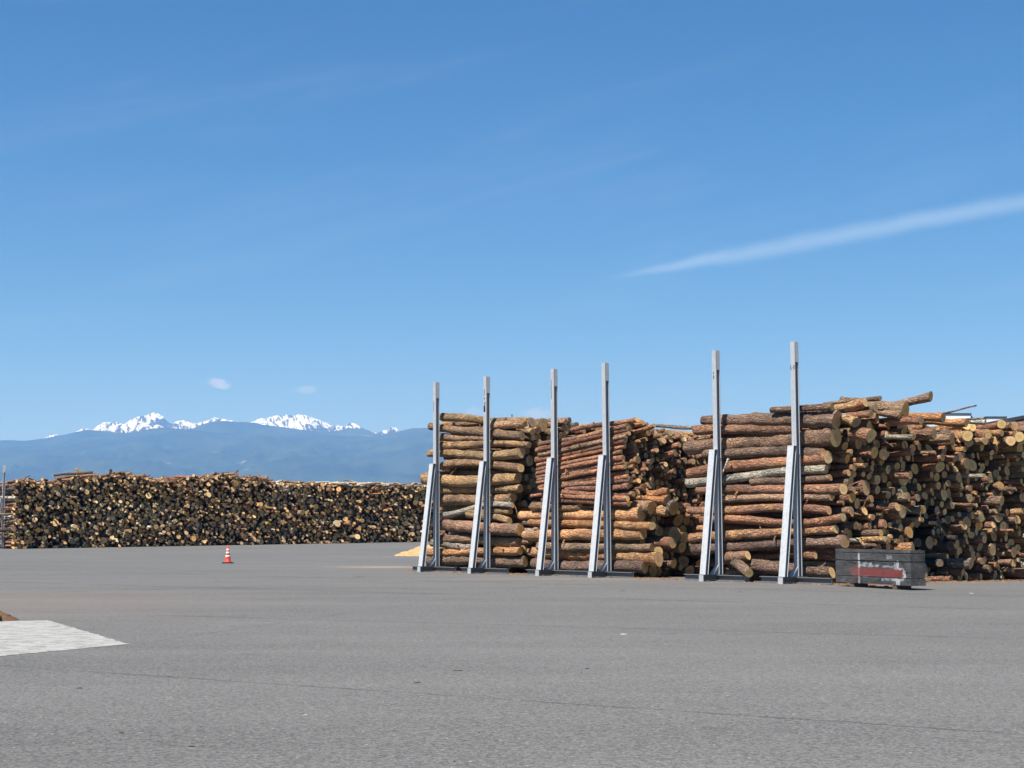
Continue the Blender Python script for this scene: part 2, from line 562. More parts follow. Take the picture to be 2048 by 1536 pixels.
# ------------------------------------------------------------------ log materials
def bark_material():
    m, t, b = material('pine_bark')
    lc = t.attr('lc')['Vector']
    at = t.attr('tint')
    tint, peel = at['Color'], at['Alpha']
    v1 = t.v('MULTIPLY', lc, (0.7, 1.6, 1.6))
    n1 = t.noise(v1, 2.2, 4, 0.6, 0.3)
    n2 = t.noise(t.v('MULTIPLY', lc, (1.0, 2.4, 2.4)), 7.0, 4, 0.7, 0.4)
    n3 = t.noise(lc, 34, 3, 0.7)
    wv = t.new('ShaderNodeTexNoise')
    t.put(wv.inputs['Vector'], lc)
    wv.inputs['Scale'].default_value = 6.0
    wl = t.v('ADD', lc, t.v('SCALE', t.v('SUBTRACT', wv.outputs['Color'], (.5, .5, .5)), 0.16))
    plates = t.voro(t.v('MULTIPLY', wl, (0.28, 1.5, 1.5)), 13.0, 'DISTANCE_TO_EDGE')
    shade = t.m('ADD', 0.02, t.m('ADD', t.m('MULTIPLY', n2, 1.25), t.m('MULTIPLY', n3, 0.70)))
    tone = t.ss(t.noise(t.v('MULTIPLY', lc, (0.45, 1.1, 1.1)), 1.6, 3, 0.6), 0.32, 0.68, 0.62, 1.42)
    shade = t.m('MULTIPLY', shade, tone)
    c = t.mix(1.0, tint, t.comb(shade, t.m('MULTIPLY', shade, t.m('SUBTRACT', 1.08, t.m('MULTIPLY', tone, 0.08))), t.m('MULTIPLY', shade, t.m('SUBTRACT', 1.18, t.m('MULTIPLY', tone, 0.18)))), 'MULTIPLY')
    # furrows between bark plates
    fur = t.m('MULTIPLY', t.ss(plates, 0.075, 0.0), t.ss(n1, 0.35, 0.6))
    c = t.mix(t.m('MULTIPLY', fur, 0.45), c, (0.030, 0.020, 0.015))
    # grey weathered skin
    c = t.mix(t.m('MULTIPLY', t.ss(t.noise(t.v('MULTIPLY', lc, (0.5, 1.2, 1.2)), 2.7, 3, 0.6), 0.50, 0.70), 0.36), c, (0.25, 0.19, 0.14))
    # flaked places that show the orange inner bark and the wood
    pf = t.m('ADD', t.m('MULTIPLY', n1, 0.65), t.m('MULTIPLY', n2, 0.35))
    thr = t.m('SUBTRACT', 0.80, t.m('MULTIPLY', peel, 0.52))
    pm = t.ss(t.m('SUBTRACT', pf, thr), -0.02, 0.05)
    inner = t.mix(t.ss(n3, 0.35, 0.65), (0.36, 0.155, 0.062), (0.58, 0.345, 0.165))
    inner = t.mix(t.ss(peel, 0.35, 0.8), inner, t.mix(t.ss(n3, .3, .7), (0.42, 0.25, 0.12), (0.66, 0.45, 0.245)))
    c = t.mix(pm, c, inner)
    # drying checks and scars
    chk = t.ss(t.noise(t.v('MULTIPLY', lc, (0.5, 5, 5)), 5.0, 3, 0.7, 0.5), 0.63, 0.70)
    c = t.mix(t.m('MULTIPLY', chk, 0.55), c, (0.045, 0.028, 0.018))
    t.put(b.inputs['Base Color'], c)
    b.inputs['Roughness'].default_value = 0.9
    b.inputs['Specular IOR Level'].default_value = 0.15
    h = t.m('ADD', t.m('MULTIPLY', t.ss(plates, 0, 0.2), 0.7), t.m('MULTIPLY', n2, 0.8))
    h = t.m('SUBTRACT', h, t.m('MULTIPLY', pm, 0.5))
    t.put(b.inputs['Normal'], t.bump(h, 1.0, 0.05))
    return m


def cut_material():
    m, t, b = material('sawn_log_end')
    lc = t.attr('lc')['Vector']
    at = t.attr('tint')
    tint, rim = at['Color'], at['Alpha']       # alpha: 0 at the heart, 1 at the bark
    x, y, z = t.sep(lc)[:3]
    yz = t.comb(y, z, 0)
    n = t.noise(lc, 9, 4, 0.65)
    n2 = t.noise(lc, 40, 3, 0.7)
    r = t.v('LENGTH', yz)
    ring = t.m('SINE', t.m('ADD', t.m('MULTIPLY', r, 260.0), t.m('MULTIPLY', n, 9.0)))
    sh = t.m('ADD', 0.66, t.m('ADD', t.m('MULTIPLY', n, 0.42), t.m('ADD', t.m('MULTIPLY', n2, 0.24), t.m('MULTIPLY', ring, 0.06))))
    c = t.mix(1.0, tint, t.comb(sh, sh, sh), 'MULTIPLY')
    # darker heartwood with an uneven edge
    hw = t.ss(t.m('ADD', rim, t.m('MULTIPLY', t.m('SUBTRACT', n, 0.5), 0.5)), 0.52, 0.40)
    c = t.mix(t.m('MULTIPLY', hw, 0.40), c, t.mix(1.0, tint, (0.74, 0.56, 0.42), 'MULTIPLY'))
    # radial drying cracks
    ang = t.m('ARCTAN2', z, y)
    cr = t.noise(t.comb(t.m('MULTIPLY', ang, 1.8), x, t.m('MULTIPLY', r, 1.5)), 3.0, 2, 0.6)
    c = t.mix(t.m('MULTIPLY', t.ss(t.m('ABSOLUTE', t.m('SUBTRACT', cr, 0.5)), 0.018, 0.004), 0.55), c, (0.05, 0.035, 0.025))
    # grey stain
    c = t.mix(t.m('MULTIPLY', t.ss(t.noise(lc, 5, 3, 0.6), 0.54, 0.74), 0.30), c, (0.28, 0.225, 0.16))
    # bark at the rim
    c = t.mix(t.ss(rim, 0.90, 0.96), c, (0.10, 0.065, 0.045))
    t.put(b.inputs['Base Color'], c)
    b.inputs['Roughness'].default_value = 0.9
    b.inputs['Specular IOR Level'].default_value = 0.15
    t.put(b.inputs['Normal'], t.bump(n2, 0.5, 0.008))
    return m


MAT['bark'] = bark_material()
MAT['cut'] = cut_material()


# ------------------------------------------------------------------ log geometry
def log_arrays(lg, nseg, nside, detail=True):
    """bark verts/faces and two caps for a log description; returns dict of arrays in world space"""
    p0, p1 = np.array(lg['p0']), np.array(lg['p1'])
    ax = p1 - p0
    ln = np.linalg.norm(ax)
    ax = ax / ln
    up = np.array([0, 0, 1.0])
    sd = np.cross(ax, up)
    sd /= np.linalg.norm(sd)
    up = np.cross(sd, ax)
    g = np.random.default_rng(lg['seed'])
    r0, r1 = lg['r0'], lg['r1']
    b1, b2, b3 = lg.get('bend', (0, 0, 0))
    s = np.linspace(0, 1, nseg + 1)
    th = np.linspace(0, 2 * math.pi, nside, endpoint=False)
    cen = p0 + np.outer(s * ln, ax) + np.outer(np.sin(math.pi * s) * b1 + np.sin(2 * math.pi * s) * b3, up) + np.outer(np.sin(math.pi * s) * b2, sd)
    rr = r0 + (r1 - r0) * s
    big = 0 if r0 > r1 else 1
    fl = lg.get('flare', 0.0)
    rr = rr * (1 + fl * np.exp(-np.abs(s - big) * ln / 0.28))
    S, T = np.meshgrid(s, th, indexing='ij')
    a = g.random(10) * 6.28
    w = lg.get('lump', 0.05)
    mod = 1 + w * (0.55 * np.sin(2 * T + a[0] + 2.2 * S) + 0.45 * np.sin(3 * T + a[1] - 3.1 * S) + 0.5 * np.sin(5 * S * ln + a[2] + T) + 0.35 * np.sin(11 * S * ln + a[3] - 2 * T))
    if detail:
        for _ in range(int(g.integers(3, 10))):
            ks, kt = g.random(), g.random() * 6.28
            dt = np.angle(np.exp(1j * (T - kt)))
            mod += g.uniform(0.06, 0.28) * np.exp(-((S - ks) * ln / 0.10) ** 2 - (dt / 0.42) ** 2)
        nz_ = g.normal(0, 1, mod.shape)
        nz_ = nz_ + np.roll(nz_, 1, 0) + np.roll(nz_, 1, 1)
        mod += nz_ * 0.015
    Rr = rr[:, None] * mod
    # oblique saw cuts at the two ends
    shift = np.zeros_like(Rr)
    for e, sg in ((0, 0), (nseg, 1)):
        k1, k2 = lg.get('saw', (0, 0)) if sg else (g.normal(0, .12), g.normal(0, .12))
        shift[e] = Rr[e] * (k1 * np.cos(th) + k2 * np.sin(th))
    y, z = Rr * np.cos(T), Rr * np.sin(T)
    V = cen[:, None, :] + y[..., None] * sd + z[..., None] * up + shift[..., None] * ax
    off = g.random() * 500
    LC = np.stack([S * ln + off, y, z], -1)
    tint = np.empty((nseg + 1, nside, 4))
    tint[..., :3] = lg['bark']
    tint[..., 3] = lg['peel']
    idx = np.arange((nseg + 1) * nside).reshape(nseg + 1, nside)
    F = []
    for i in range(nseg):
        for k in range(nside):
            k2 = (k + 1) % nside
            F.append((int(idx[i, k]), int(idx[i, k2]), int(idx[i + 1, k2]), int(idx[i + 1, k])))
    out = {'V': V.reshape(-1, 3), 'F': F, 'LC': LC.reshape(-1, 3), 'T': tint.reshape(-1, 4), 'caps': []}
    for e, nn in ((0, -1), (nseg, 1)):
        ring = V[e]
        c = ring.mean(0)
        rings = [(1.0, 1.0), (0.91, 0.90), (0.5, 0.5)] if detail else [(1.0, 1.0), (0.86, 0.88)]
        cv, cl, ct = [], [], []
        cc = lg['cutc'] if e else lg.get('cutc0', lg['cutc'])
        pits = (nn * (0.004 if detail else 0.002))
        for q, al in rings:
            cv.append(c + (ring - c) * q + ax * pits * (1 if q < 1 else 0))
            cl.append(LC[e] * np.array([1, q, q]))
            ct.append(np.tile(np.array([*cc, al]), (nside, 1)))
        cv.append(c[None] + ax * pits)
        cl.append(np.array([[LC[e][0][0], 0, 0]]))
        ct.append(np.array([[*cc, 0.0]]))
        cv, cl, ct = np.concatenate(cv), np.concatenate(cl), np.concatenate(ct)
        cf = []
        nr = len(rings)
        for q in range(nr - 1):
            for k in range(nside):
                f = (q * nside + k, q * nside + (k + 1) % nside, (q + 1) * nside + (k + 1) % nside, (q + 1) * nside + k)
                cf.append(f if nn > 0 else f[::-1])
        for k in range(nside):
            f = ((nr - 1) * nside + k, (nr - 1) * nside + (k + 1) % nside, nr * nside)
            cf.append(f if nn > 0 else f[::-1])
        out['caps'].append((cv, cf, cl, ct))
    return out


def log_object(name, lg, nseg=11, nside=14):
    a = log_arrays(lg, nseg, nside, True)
    o0 = (np.array(lg['p0']) + np.array(lg['p1'])) / 2
    o0[2] -= max(lg['r0'], lg['r1'])
    o = bpy.data.objects.new(name, None)
    o.empty_display_size = 0.2
    COL.objects.link(o)
    o.location = Vector(o0)
    link('bark', mesh('bark', a['V'] - o0, a['F'], True, None, {'lc': ('FLOAT_VECTOR', a['LC']), 'tint': ('FLOAT_COLOR', a['T'])}), MAT['bark'], o)
    for cv, cf, cl, ct in a['caps']:
        link('cut_end', mesh('cut_end', cv - o0, cf, False, None, {'lc': ('FLOAT_VECTOR', cl), 'tint': ('FLOAT_COLOR', ct)}), MAT['cut'], o)
    g = np.random.default_rng(lg['seed'] + 5)
    ln = np.linalg.norm(np.array(lg['p1']) - np.array(lg['p0']))
    if ln > 1.0 and name == 'log' and lg.get('nick') is None:
        for _ in range(int(g.choice([0, 0, 1, 1, 2, 3]))):
            ring = int(g.integers(int(nseg * .25), nseg - 1))
            k = int(g.integers(0, nside))
            V3 = a['V'].reshape(nseg + 1, nside, 3)
            c = V3[ring].mean(0)
            p = V3[ring, k]
            d = (p - c) / np.linalg.norm(p - c)
            axd = (V3[-1].mean(0) - V3[0].mean(0)) / ln
            d = d + axd * g.uniform(-.5, .9)
            d /= np.linalg.norm(d)
            stub = dict(lg, p0=tuple(p - d * .03), p1=tuple(p + d * g.uniform(.04, .16)), r0=g.uniform(.022, .04), r1=g.uniform(.014, .024), bend=(0, 0, 0), flare=0, lump=.08, saw=(.3, .2), seed=int(g.integers(1 << 30)))
            b = log_arrays(stub, 2, 7, False)
            nb = len(b['V'])
            cv, cf, cl, ct = b['caps'][1]
            me = mesh('branch_stub', np.concatenate([b['V'], cv]) - o0, b['F'] + [tuple(i + nb for i in f) for f in cf], False, [0] * len(b['F']) + [1] * len(cf),
                      {'lc': ('FLOAT_VECTOR', np.concatenate([b['LC'], cl])), 'tint': ('FLOAT_COLOR', np.concatenate([b['T'], ct]))})
            link('branch_stub', me, [MAT['bark'], MAT['cut']], o)
    return o


def log_mass(name, logs, nseg, nside):
    V, F, LC, T, MI = [], [], [], [], []
    n = 0
    for lg in logs:
        a = log_arrays(lg, lg.get('nseg', nseg), nside, False)
        for v, f, l, t_, mi in [(a['V'], a['F'], a['LC'], a['T'], 0)] + [(c[0], c[1], c[2], c[3], 1) for c in a['caps']]:
            V.append(v)
            LC.append(l)
            T.append(t_)
            F += [tuple(i + n for i in q) for q in f]
            MI += [mi] * len(f)
            n += len(v)
    me = mesh(name, np.concatenate(V), F, False, MI, {'lc': ('FLOAT_VECTOR', np.concatenate(LC)), 'tint': ('FLOAT_COLOR', np.concatenate(T))})
    me.polygons.foreach_set('use_smooth', [m_ == 0 for m_ in MI])
    return link(name, me, [MAT['bark'], MAT['cut']])


# ------------------------------------------------------------------ colours of bark and of cut wood (real-world base colours)
BARKS = {
    'pale': [(0.36, 0.235, 0.135), (0.42, 0.275, 0.155), (0.31, 0.20, 0.12)],
    'red': [(0.34, 0.170, 0.105), (0.40, 0.195, 0.115), (0.29, 0.148, 0.10)],
    'brown': [(0.27, 0.178, 0.122), (0.32, 0.205, 0.135), (0.225, 0.15, 0.11)],
    'orange': [(0.50, 0.25, 0.115), (0.45, 0.215, 0.10), (0.54, 0.29, 0.145)],
    'grey': [(0.32, 0.275, 0.225), (0.26, 0.225, 0.19), (0.37, 0.32, 0.265)],
    'dark': [(0.075, 0.062, 0.055), (0.055, 0.047, 0.044), (0.10, 0.08, 0.07)],
    'white': [(0.72, 0.66, 0.55), (0.78, 0.72, 0.62), (0.66, 0.58, 0.46)],
}
PEEL = {'pale': (0.28, 0.62), 'red': (0.05, 0.40), 'brown': (0.0, 0.30), 'orange': (0.30, 0.75), 'grey': (0.0, 0.25), 'dark': (0, 0.05), 'white': (0.0, 0.1)}
CUTS = {
    'pale': [(0.74, 0.485, 0.225), (0.77, 0.52, 0.255), (0.68, 0.435, 0.195)],
    'honey': [(0.66, 0.375, 0.135), (0.70, 0.415, 0.15), (0.60, 0.335, 0.12)],
    'dull': [(0.56, 0.36, 0.175), (0.50, 0.315, 0.155), (0.60, 0.39, 0.19)],
    'grey': [(0.41, 0.295, 0.185), (0.33, 0.24, 0.155)],
    'dark': [(0.085, 0.070, 0.055), (0.12, 0.097, 0.075), (0.055, 0.047, 0.042)],
}


def pick(weights):
    ks = list(weights)
    return random.choices(ks, [weights[k] for k in ks])[0]


def jit(c, a=0.10):
    k = random.uniform(1 - a, 1 + a)
    return tuple(min(0.9, x * k * random.uniform(0.96, 1.04)) for x in c)


def mk_log(p0, p1, r0, r1, bark, cut, peel=None, bend=None, **kw):
    lo, hi = PEEL[bark]
    ln = (Vector(p1) - Vector(p0)).length
    d = dict(p0=tuple(p0), p1=tuple(p1), r0=r0, r1=r1, bark=jit(random.choice(BARKS[bark])), cutc=jit(random.choice(CUTS[cut])), cutc0=jit(random.choice(CUTS[cut])),
             barkname=bark, cutname=cut, peel=random.uniform(lo, hi) if peel is None else peel,
             bend=bend if bend is not None else (random.gauss(0, .035) * ln / 4, random.gauss(0, .04) * ln / 4, random.gauss(0, .018) * ln / 4),
             lump=random.uniform(0.04, 0.10), flare=random.choice([0, 0, 0, .08, .16]), saw=(random.gauss(0, .16), random.gauss(0, .16)), seed=random.randrange(1 << 30))
    d.update(kw)
    return d


# ------------------------------------------------------------------ gravity packing in the (u along stack, z) plane
def pack(circles, u0, u1, hfun, rfun, zmin_floor, max_n=3000, tries=46, fails=60):
    C = np.array(circles, float).reshape(-1, 3)
    bad = 0
    out = []
    while len(out) < max_n and bad < fails:
        r = rfun()
        us = np.random.default_rng(random.randrange(1 << 30)).uniform(u0 + r, u1 - r, tries)
        if len(C):
            dx = us[:, None] - C[None, :, 0]
            rs = r + C[None, :, 2]
            ok = np.abs(dx) < rs
            zc = np.where(ok, C[None, :, 1] + np.sqrt(np.maximum(rs * rs - dx * dx, 0)), -1)
            z = np.maximum(zc.max(1), zmin_floor + r)
        else:
            z = np.full(tries, zmin_floor + r)
        fit = z + r * 0.6 - np.array([hfun(u) for u in us])
        z2 = np.where(fit > 0, 99, z)
        k = int(z2.argmin())
        if z2[k] > 90:
            bad += 1
            continue
        out.append((us[k], z[k], r))
        C = np.vstack([C, [us[k], z[k], r]])
    return out


def lin(pts):
    xs_ = [p[0] for p in pts]
    ys_ = [p[1] for p in pts]
    return lambda u: float(np.interp(u, xs_, ys_))


def rnd_r(mu, sd, lo, hi):
    def f():
        return min(hi, max(lo, random.gauss(mu, sd)))
    return f


def s_of_px(px, off):
    """coordinate along L where the bearing of pixel column px meets the vertical plane at distance off along R"""
    p = on_plane(px, 1100, G1 + R * off, R)
    return (p - G1).dot(L)


def P(s, u, z):
    return G1 + L * s + R * u + UP * z


NEAR = []                                           # all logs of the three near stacks


def front_log(stack, origin, scale, xl, yl, xr, yr, dl, dr, bark, cut='pale', off=None, nick=None, **kw):
    """a log at the front of a stack, measured in an enlarged view and set on the plane just behind the posts"""
    rr = 0.5 * max(dl, dr) / scale / FPX * 44 if off is None else 0
    o = off if off is not None else 0.30 + rr * random.uniform(0.9, 1.3)
    a = on_plane(origin[0] + xl / scale, origin[1] + yl / scale, G1 + R * o, R)
    b = on_plane(origin[0] + xr / scale, origin[1] + yr / scale, G1 + R * o, R)
    ra = 0.5 * dl / scale / FPX * a.y
    rb = 0.5 * dr / scale / FPX * b.y
    a.z, b.z = max(a.z, ra * 1.02), max(b.z, rb * 1.02)
    b = b + R * random.gauss(0, 0.05)
    lg = mk_log(a, b, ra, rb, bark, cut, **kw)
    lg.update(stack=stack, front=True, nick=nick, zc=(a.z + b.z) / 2)
    NEAR.append(lg)
    return lg


# ---- first stack (beside the sawdust)
o1, k1 = (820, 740), 3.49
F1 = [(228, 330, 805, 378, 62, 44, 'pale'), (142, 393, 782, 462, 52, 60, 'pale'), (575, 384, 800, 384, 58, 50, 'pale'), (195, 468, 560, 476, 52, 48, 'brown'),
      (203, 528, 832, 523, 54, 46, 'pale'), (135, 584, 775, 574, 52, 78, 'pale'), (145, 690, 772, 684, 50, 58, 'pale'), (102, 758, 745, 752, 84, 80, 'pale'),
      (206, 838, 758, 828, 58, 60, 'pale'), (214, 908, 716, 896, 82, 72, 'pale'), (212, 1016, 722, 946, 44, 40, 'grey'), (420, 985, 692, 986, 48, 46, 'pale'),
      (400, 1005, 698, 1052, 46, 48, 'pale'), (210, 1080, 798, 1118, 74, 90, 'brown'), (190, 1184, 752, 1202, 58, 68, 'brown'), (152, 1208, 430, 1240, 52, 50, 'grey'),
      (124, 1274, 772, 1264, 58, 60, 'orange'), (140, 1340, 782, 1340, 74, 78, 'brown')]
for i, (a_, b_, c_, d_, e_, f_, bk) in enumerate(F1):
    kw = {}
    if i == 6:
        kw['bend'] = (0.19, 0.03, 0.03)
    if i == 5:
        kw['bend'] = (-0.07, 0.02, 0.05)
    if i == 10:
        kw['bend'] = (0.10, 0.0, -0.06)
    front_log(1, o1, k1, a_, b_, c_, d_, e_, f_, bk, random.choice(['pale', 'honey', 'dull']), **kw)
# ---- second stack (thin poles over thick logs)
o2, k2 = (1040, 700), 3.2
F2 = [(330, 512, 745, 446, 30, 34, 'red'), (128, 600, 692, 484, 30, 34, 'red'), (110, 642, 700, 506, 36, 40, 'red'), (104, 706, 680, 577, 42, 46, 'red'),
      (110, 766, 656, 652, 28, 30, 'red'), (112, 788, 666, 690, 30, 32, 'red'), (112, 814, 670, 716, 28, 32, 'red'), (112, 850, 682, 748, 28, 30, 'red'),
      (125, 880, 676, 786, 30, 34, 'red'), (150, 872, 706, 832, 30, 38, 'brown'), (300, 890, 706, 872, 30, 36, 'red'), (170, 905, 722, 922, 30, 36, 'red'),
      (160, 936, 702, 952, 32, 36, 'red'), (170, 962, 702, 986, 32, 36, 'red'), (78, 1000, 380, 1004, 55, 44, 'pale'), (4, 1060, 776, 1052, 56, 86, 'orange'),
      (60, 1105, 860, 1128, 44, 50, 'orange'), (40, 1190, 786, 1178, 70, 76, 'orange'), (120, 1255, 832, 1264, 58, 50, 'brown'), (85, 1290, 886, 1342, 66, 96, 'orange'),
      (90, 1368, 800, 1386, 66, 72, 'brown'),
      (112, 738, 662, 616, 24, 26, 'red'), (114, 830, 678, 732, 22, 24, 'brown'), (130, 893, 690, 808, 24, 26, 'red'), (180, 655, 704, 534, 24, 30, 'red'), (120, 674, 690, 552, 24, 26, 'brown')]
for (a_, b_, c_, d_, e_, f_, bk) in F2:
    front_log(2, o2, k2, a_, b_, c_, d_, e_, f_, bk, random.choice(['pale', 'pale', 'dull']), bend=(random.gauss(0, .025), random.gauss(0, .03), random.gauss(0, .012)))
# ---- third stack (behind the arrow box)
o3, k3 = (1360, 660), 2.953
F3 = [(540, 472, 905, 455, 36, 40, 'brown'), (135, 532, 928, 536, 50, 112, 'brown'), (96, 592, 700, 590, 62, 58, 'red'), (50, 694, 915, 632, 86, 108, 'brown'),
      (150, 735, 840, 728, 62, 58, 'brown'), (55, 850, 876, 752, 64, 80, 'red'), (45, 906, 860, 822, 52, 56, 'grey'), (420, 898, 882, 872, 42, 40, 'brown'),
      (110, 946, 968, 940, 50, 70, 'red'), (200, 1004, 895, 985, 46, 44, 'brown'), (50, 1066, 886, 1066, 46, 50, 'red'), (125, 1120, 966, 1108, 46, 48, 'red'),
      (60, 1226, 918, 1176, 54, 56, 'red'), (80, 1292, 968, 1252, 62, 82, 'brown'), (436, 1388, 906, 1432, 72, 66, 'brown'), (720, 1332, 800, 1334, 40, 38, 'red')]
for i, (a_, b_, c_, d_, e_, f_, bk) in enumerate(F3):
    kw = {}
    if i == 15:
        kw['off'] = 0.32
    if i in (1, 3):
        kw.update(flare=0.12, peel=0.34)
    if i in (5, 8, 10, 11, 12):
        kw.update(peel=random.uniform(0.35, 0.6))
    front_log(3, o3, k3, a_, b_, c_, d_, e_, f_, bk, random.choice(['pale', 'dull']), **kw)
# loose logs on top of the third stack, enlarged view with origin (1640, 760), scale 3.49; last value: distance behind the posts
o4, k4 = (1640, 760), 3.49
T3 = [(-340, 214, 92, 186, 36, 44, 'brown', 1.0, 'dull'), (60, 205, 318, 158, 50, 62, 'orange', 1.1, 'pale'), (30, 168, 430, 128, 26, 30, 'brown', 1.7, 'dull'),
      (-120, 226, 390, 190, 44, 60, 'brown', 1.4, 'pale'), (190, 250, 352, 236, 42, 50, 'red', 1.0, 'pale'), (150, 112 + 30, 595, 208, 60, 92, 'brown', 2.1, 'honey'), (430, 205, 765, 112, 52, 58, 'brown', 2.5, 'honey'),
      (330, 210, 545, 246, 44, 56, 'brown', 1.8, 'pale'), (560, 252, 870, 262, 52, 58, 'orange', 2.6, 'dull'), (840, 236, 1092, 178, 13, 11, 'brown', 3.4, 'dark'),
      (470, 300, 722, 282, 50, 56, 'red', 2.0, 'pale'), (700, 290, 1022, 298, 46, 56, 'orange', 3.2, 'pale'), (900, 284, 1160, 268, 17, 15, 'grey', 3.6, 'dark'),
      (1010, 285, 1140, 292, 36, 42, 'white', 3.9, 'pale'), (220, 372, 360, 386, 80, 92, 'red', 1.0, 'pale'), (120, 255, 262, 296, 46, 78, 'pale', .85, 'grey'),
      (440, 400, 640, 396, 34, 36, 'grey', 1.9, 'pale'), (640, 390, 795, 376, 70, 76, 'red', 2.4, 'pale')]
for (a_, b_, c_, d_, e_, f_, bk, of, cu) in T3:
    front_log(3, o4, k4, a_, b_, c_, d_, e_, f_, bk, cu, off=of, nick='top')
# loose logs on top of first and second stacks
for (a_, b_, c_, d_, e_, f_, bk, of, cu, kk, oo, st_) in [
        (560, 372, 925, 398, 50, 72, 'pale', 1.5, 'dull', k1, o1, 1), (760, 405, 872, 432, 46, 50, 'pale', .95, 'pale', k1, o1, 1), (700, 455, 858, 470, 44, 46, 'pale', .95, 'pale', k1, o1, 1),
        (760, 360, 1112, 350, 28, 34, 'brown', 2.6, 'dark', k1, o1, 1), (640, 520, 892, 510, 44, 58, 'orange', 1.1, 'pale', k1, o1, 1), (640, 380, 985, 376, 40, 44, 'brown', 2.2, 'dull', k1, o1, 1),
        (-100, 462, 318, 452, 34, 40, 'brown', 3.2, 'dark', k2, o2, 1),
        (860, 484, 1125, 498, 22, 24, 'grey', 4.2, 'grey', k2, o2, 2), (900, 530, 1130, 540, 40, 44, 'pale', 3.9, 'dull', k2, o2, 2), (880, 566, 1110, 580, 36, 40, 'red', 3.6, 'dull', k2, o2, 2),
        (740, 992, 850, 1012, 66, 90, 'pale', .75, 'pale', k2, o2, 2), (800, 962, 1000, 1012, 50, 96, 'grey', 1.25, 'honey', k2, o2, 2), (820, 918, 940, 905, 38, 42, 'orange', .95, 'pale', k2, o2, 2),
        (770, 946, 935, 962, 46, 52, 'orange', .95, 'pale', k2, o2, 2), (820, 1030, 930, 1038, 50, 58, 'orange', .9, 'pale', k2, o2, 2)]:
    front_log(st_, oo, kk, a_, b_, c_, d_, e_, f_, bk, cu, off=of, nick='top')


# ---- the bodies of the stacks
def stack_body(stack, s_right, length, u0, u1, hfun, stages, bark_w, cut_w, skew=0.0, tilt=None, jr=0.16, jl=0.14, theme=None, wild=0.05):
    circ = []
    for (rf, top, n) in stages:
        circ += pack(circ, u0, u1, (lambda u, top=top: min(top, hfun(u))), rf, 0.0, max_n=n)
    for (u, z, r) in circ:
        sr = s_right + skew * (u - u0) + random.gauss(0, jr) + (random.uniform(0.15, 0.55) if random.random() < 0.13 else 0) - (random.uniform(0.3, 0.9) if random.random() < 0.17 else 0)
        jut = sr - s_right - skew * (u - u0)
        ln = length + random.gauss(0, jl)
        yaw = random.gauss(0, 0.022) if random.random() > wild else random.gauss(0, 0.15)
        pit = random.gauss(0, 0.010) if random.random() > wild else random.gauss(0, 0.04)
        if tilt:
            pit += tilt(z)
        if u - ln * math.sin(yaw) < 0.62:
            yaw = -abs(yaw)
        b = P(sr, u, z)
        a = P(sr - ln * math.cos(yaw) * math.cos(pit), u - ln * math.sin(yaw), z - ln * math.sin(pit))
        taper = random.uniform(0.72, 0.95)
        bw, cw = (theme(u, z) if theme else (bark_w, cut_w))
        r_l, r_r = (r * taper, r) if random.random() < 0.72 else (r, r * taper)
        a.z = max(a.z, r_l)
        lg = mk_log(a, b, r_l, r_r, pick(bw), pick(cw), bend=(random.gauss(0, .02), random.gauss(0, .03), random.gauss(0, .012)))
        lg.update(stack=stack, front=False, zc=z, u=u, r=r, jut=jut)
        NEAR.append(lg)


LOGLEN = 4.1
s1 = s_of_px(1042, 0.7)
stack_body(1, s1, LOGLEN, 0.86, 6.5, lin([(0.5, 4.78), (3, 4.75), (7, 4.6)]), [(rnd_r(0.135, .03, .08, .21), 5, 900)],
           {'pale': 5, 'brown': 3, 'orange': 2, 'grey': 2}, {'pale': 3, 'honey': 2, 'dull': 4, 'grey': 1}, wild=0.02)
s2 = s_of_px(1268, 0.7)
tilt2 = lambda z: 0.165 * float(smooth01((z - 1.9) / 1.6))
stack_body(2, s2 + .2, LOGLEN + .2, 0.62, 4.8, lin([(0.5, 4.35), (0.9, 4.45), (1.6, 4.22), (2.4, 4.0), (5, 4.0)]),
           [(rnd_r(0.15, .045, .08, .24), 1.75, 400)], {'orange': 5, 'red': 3, 'brown': 2, 'pale': 2}, {'pale': 4, 'honey': 2, 'dull': 4, 'grey': 1}, skew=0.1, jr=0.2)
lowset = [(l_['u'], l_['zc'], l_['r']) for l_ in NEAR if l_['stack'] == 2 and not l_['front']]
thin = pack(lowset, 0.62, 4.8, lin([(0.5, 4.42), (0.9, 4.48), (1.5, 4.3), (2.4, 4.1), (5, 4.1)]), rnd_r(0.072, .018, .045, .125), 0.0, max_n=900)
for (u, z, r) in thin:
    pit = tilt2(z) + random.gauss(0, .012)
    yaw = random.gauss(0, .03)
    ln = 4.0 + random.gauss(0, .15)
    sr = s2 + 0.02 + 0.10 * (u - .6) + random.gauss(0, .12) + 0.18 * float(smooth01((2.4 - z) / .7)) + (random.uniform(.1, .4) if random.random() < .12 else 0)
    b = P(sr, u, z)
    a = P(sr - ln * math.cos(pit), u - ln * math.sin(yaw), max(z - ln * math.sin(pit), .3))
    lg = mk_log(a, b, r * .85, r, pick({'red': 6, 'brown': 2, 'orange': 2}), pick({'pale': 3, 'honey': 3, 'dull': 4, 'grey': 1}), bend=(random.gauss(0, .02), random.gauss(0, .03), 0))
    lg.update(stack=2, front=False, zc=z, u=u, r=r)
    NEAR.append(lg)
stack_body(2, s2 + 0.75, LOGLEN, 4.85, 11.0, lin([(4, 4.2), (6, 4.4), (11, 4.6)]), [(rnd_r(0.14, .035, .07, .22), 5, 700)],
           {'grey': 4, 'pale': 3, 'red': 2, 'brown': 2}, {'pale': 3, 'dull': 4, 'grey': 3}, skew=0.1)


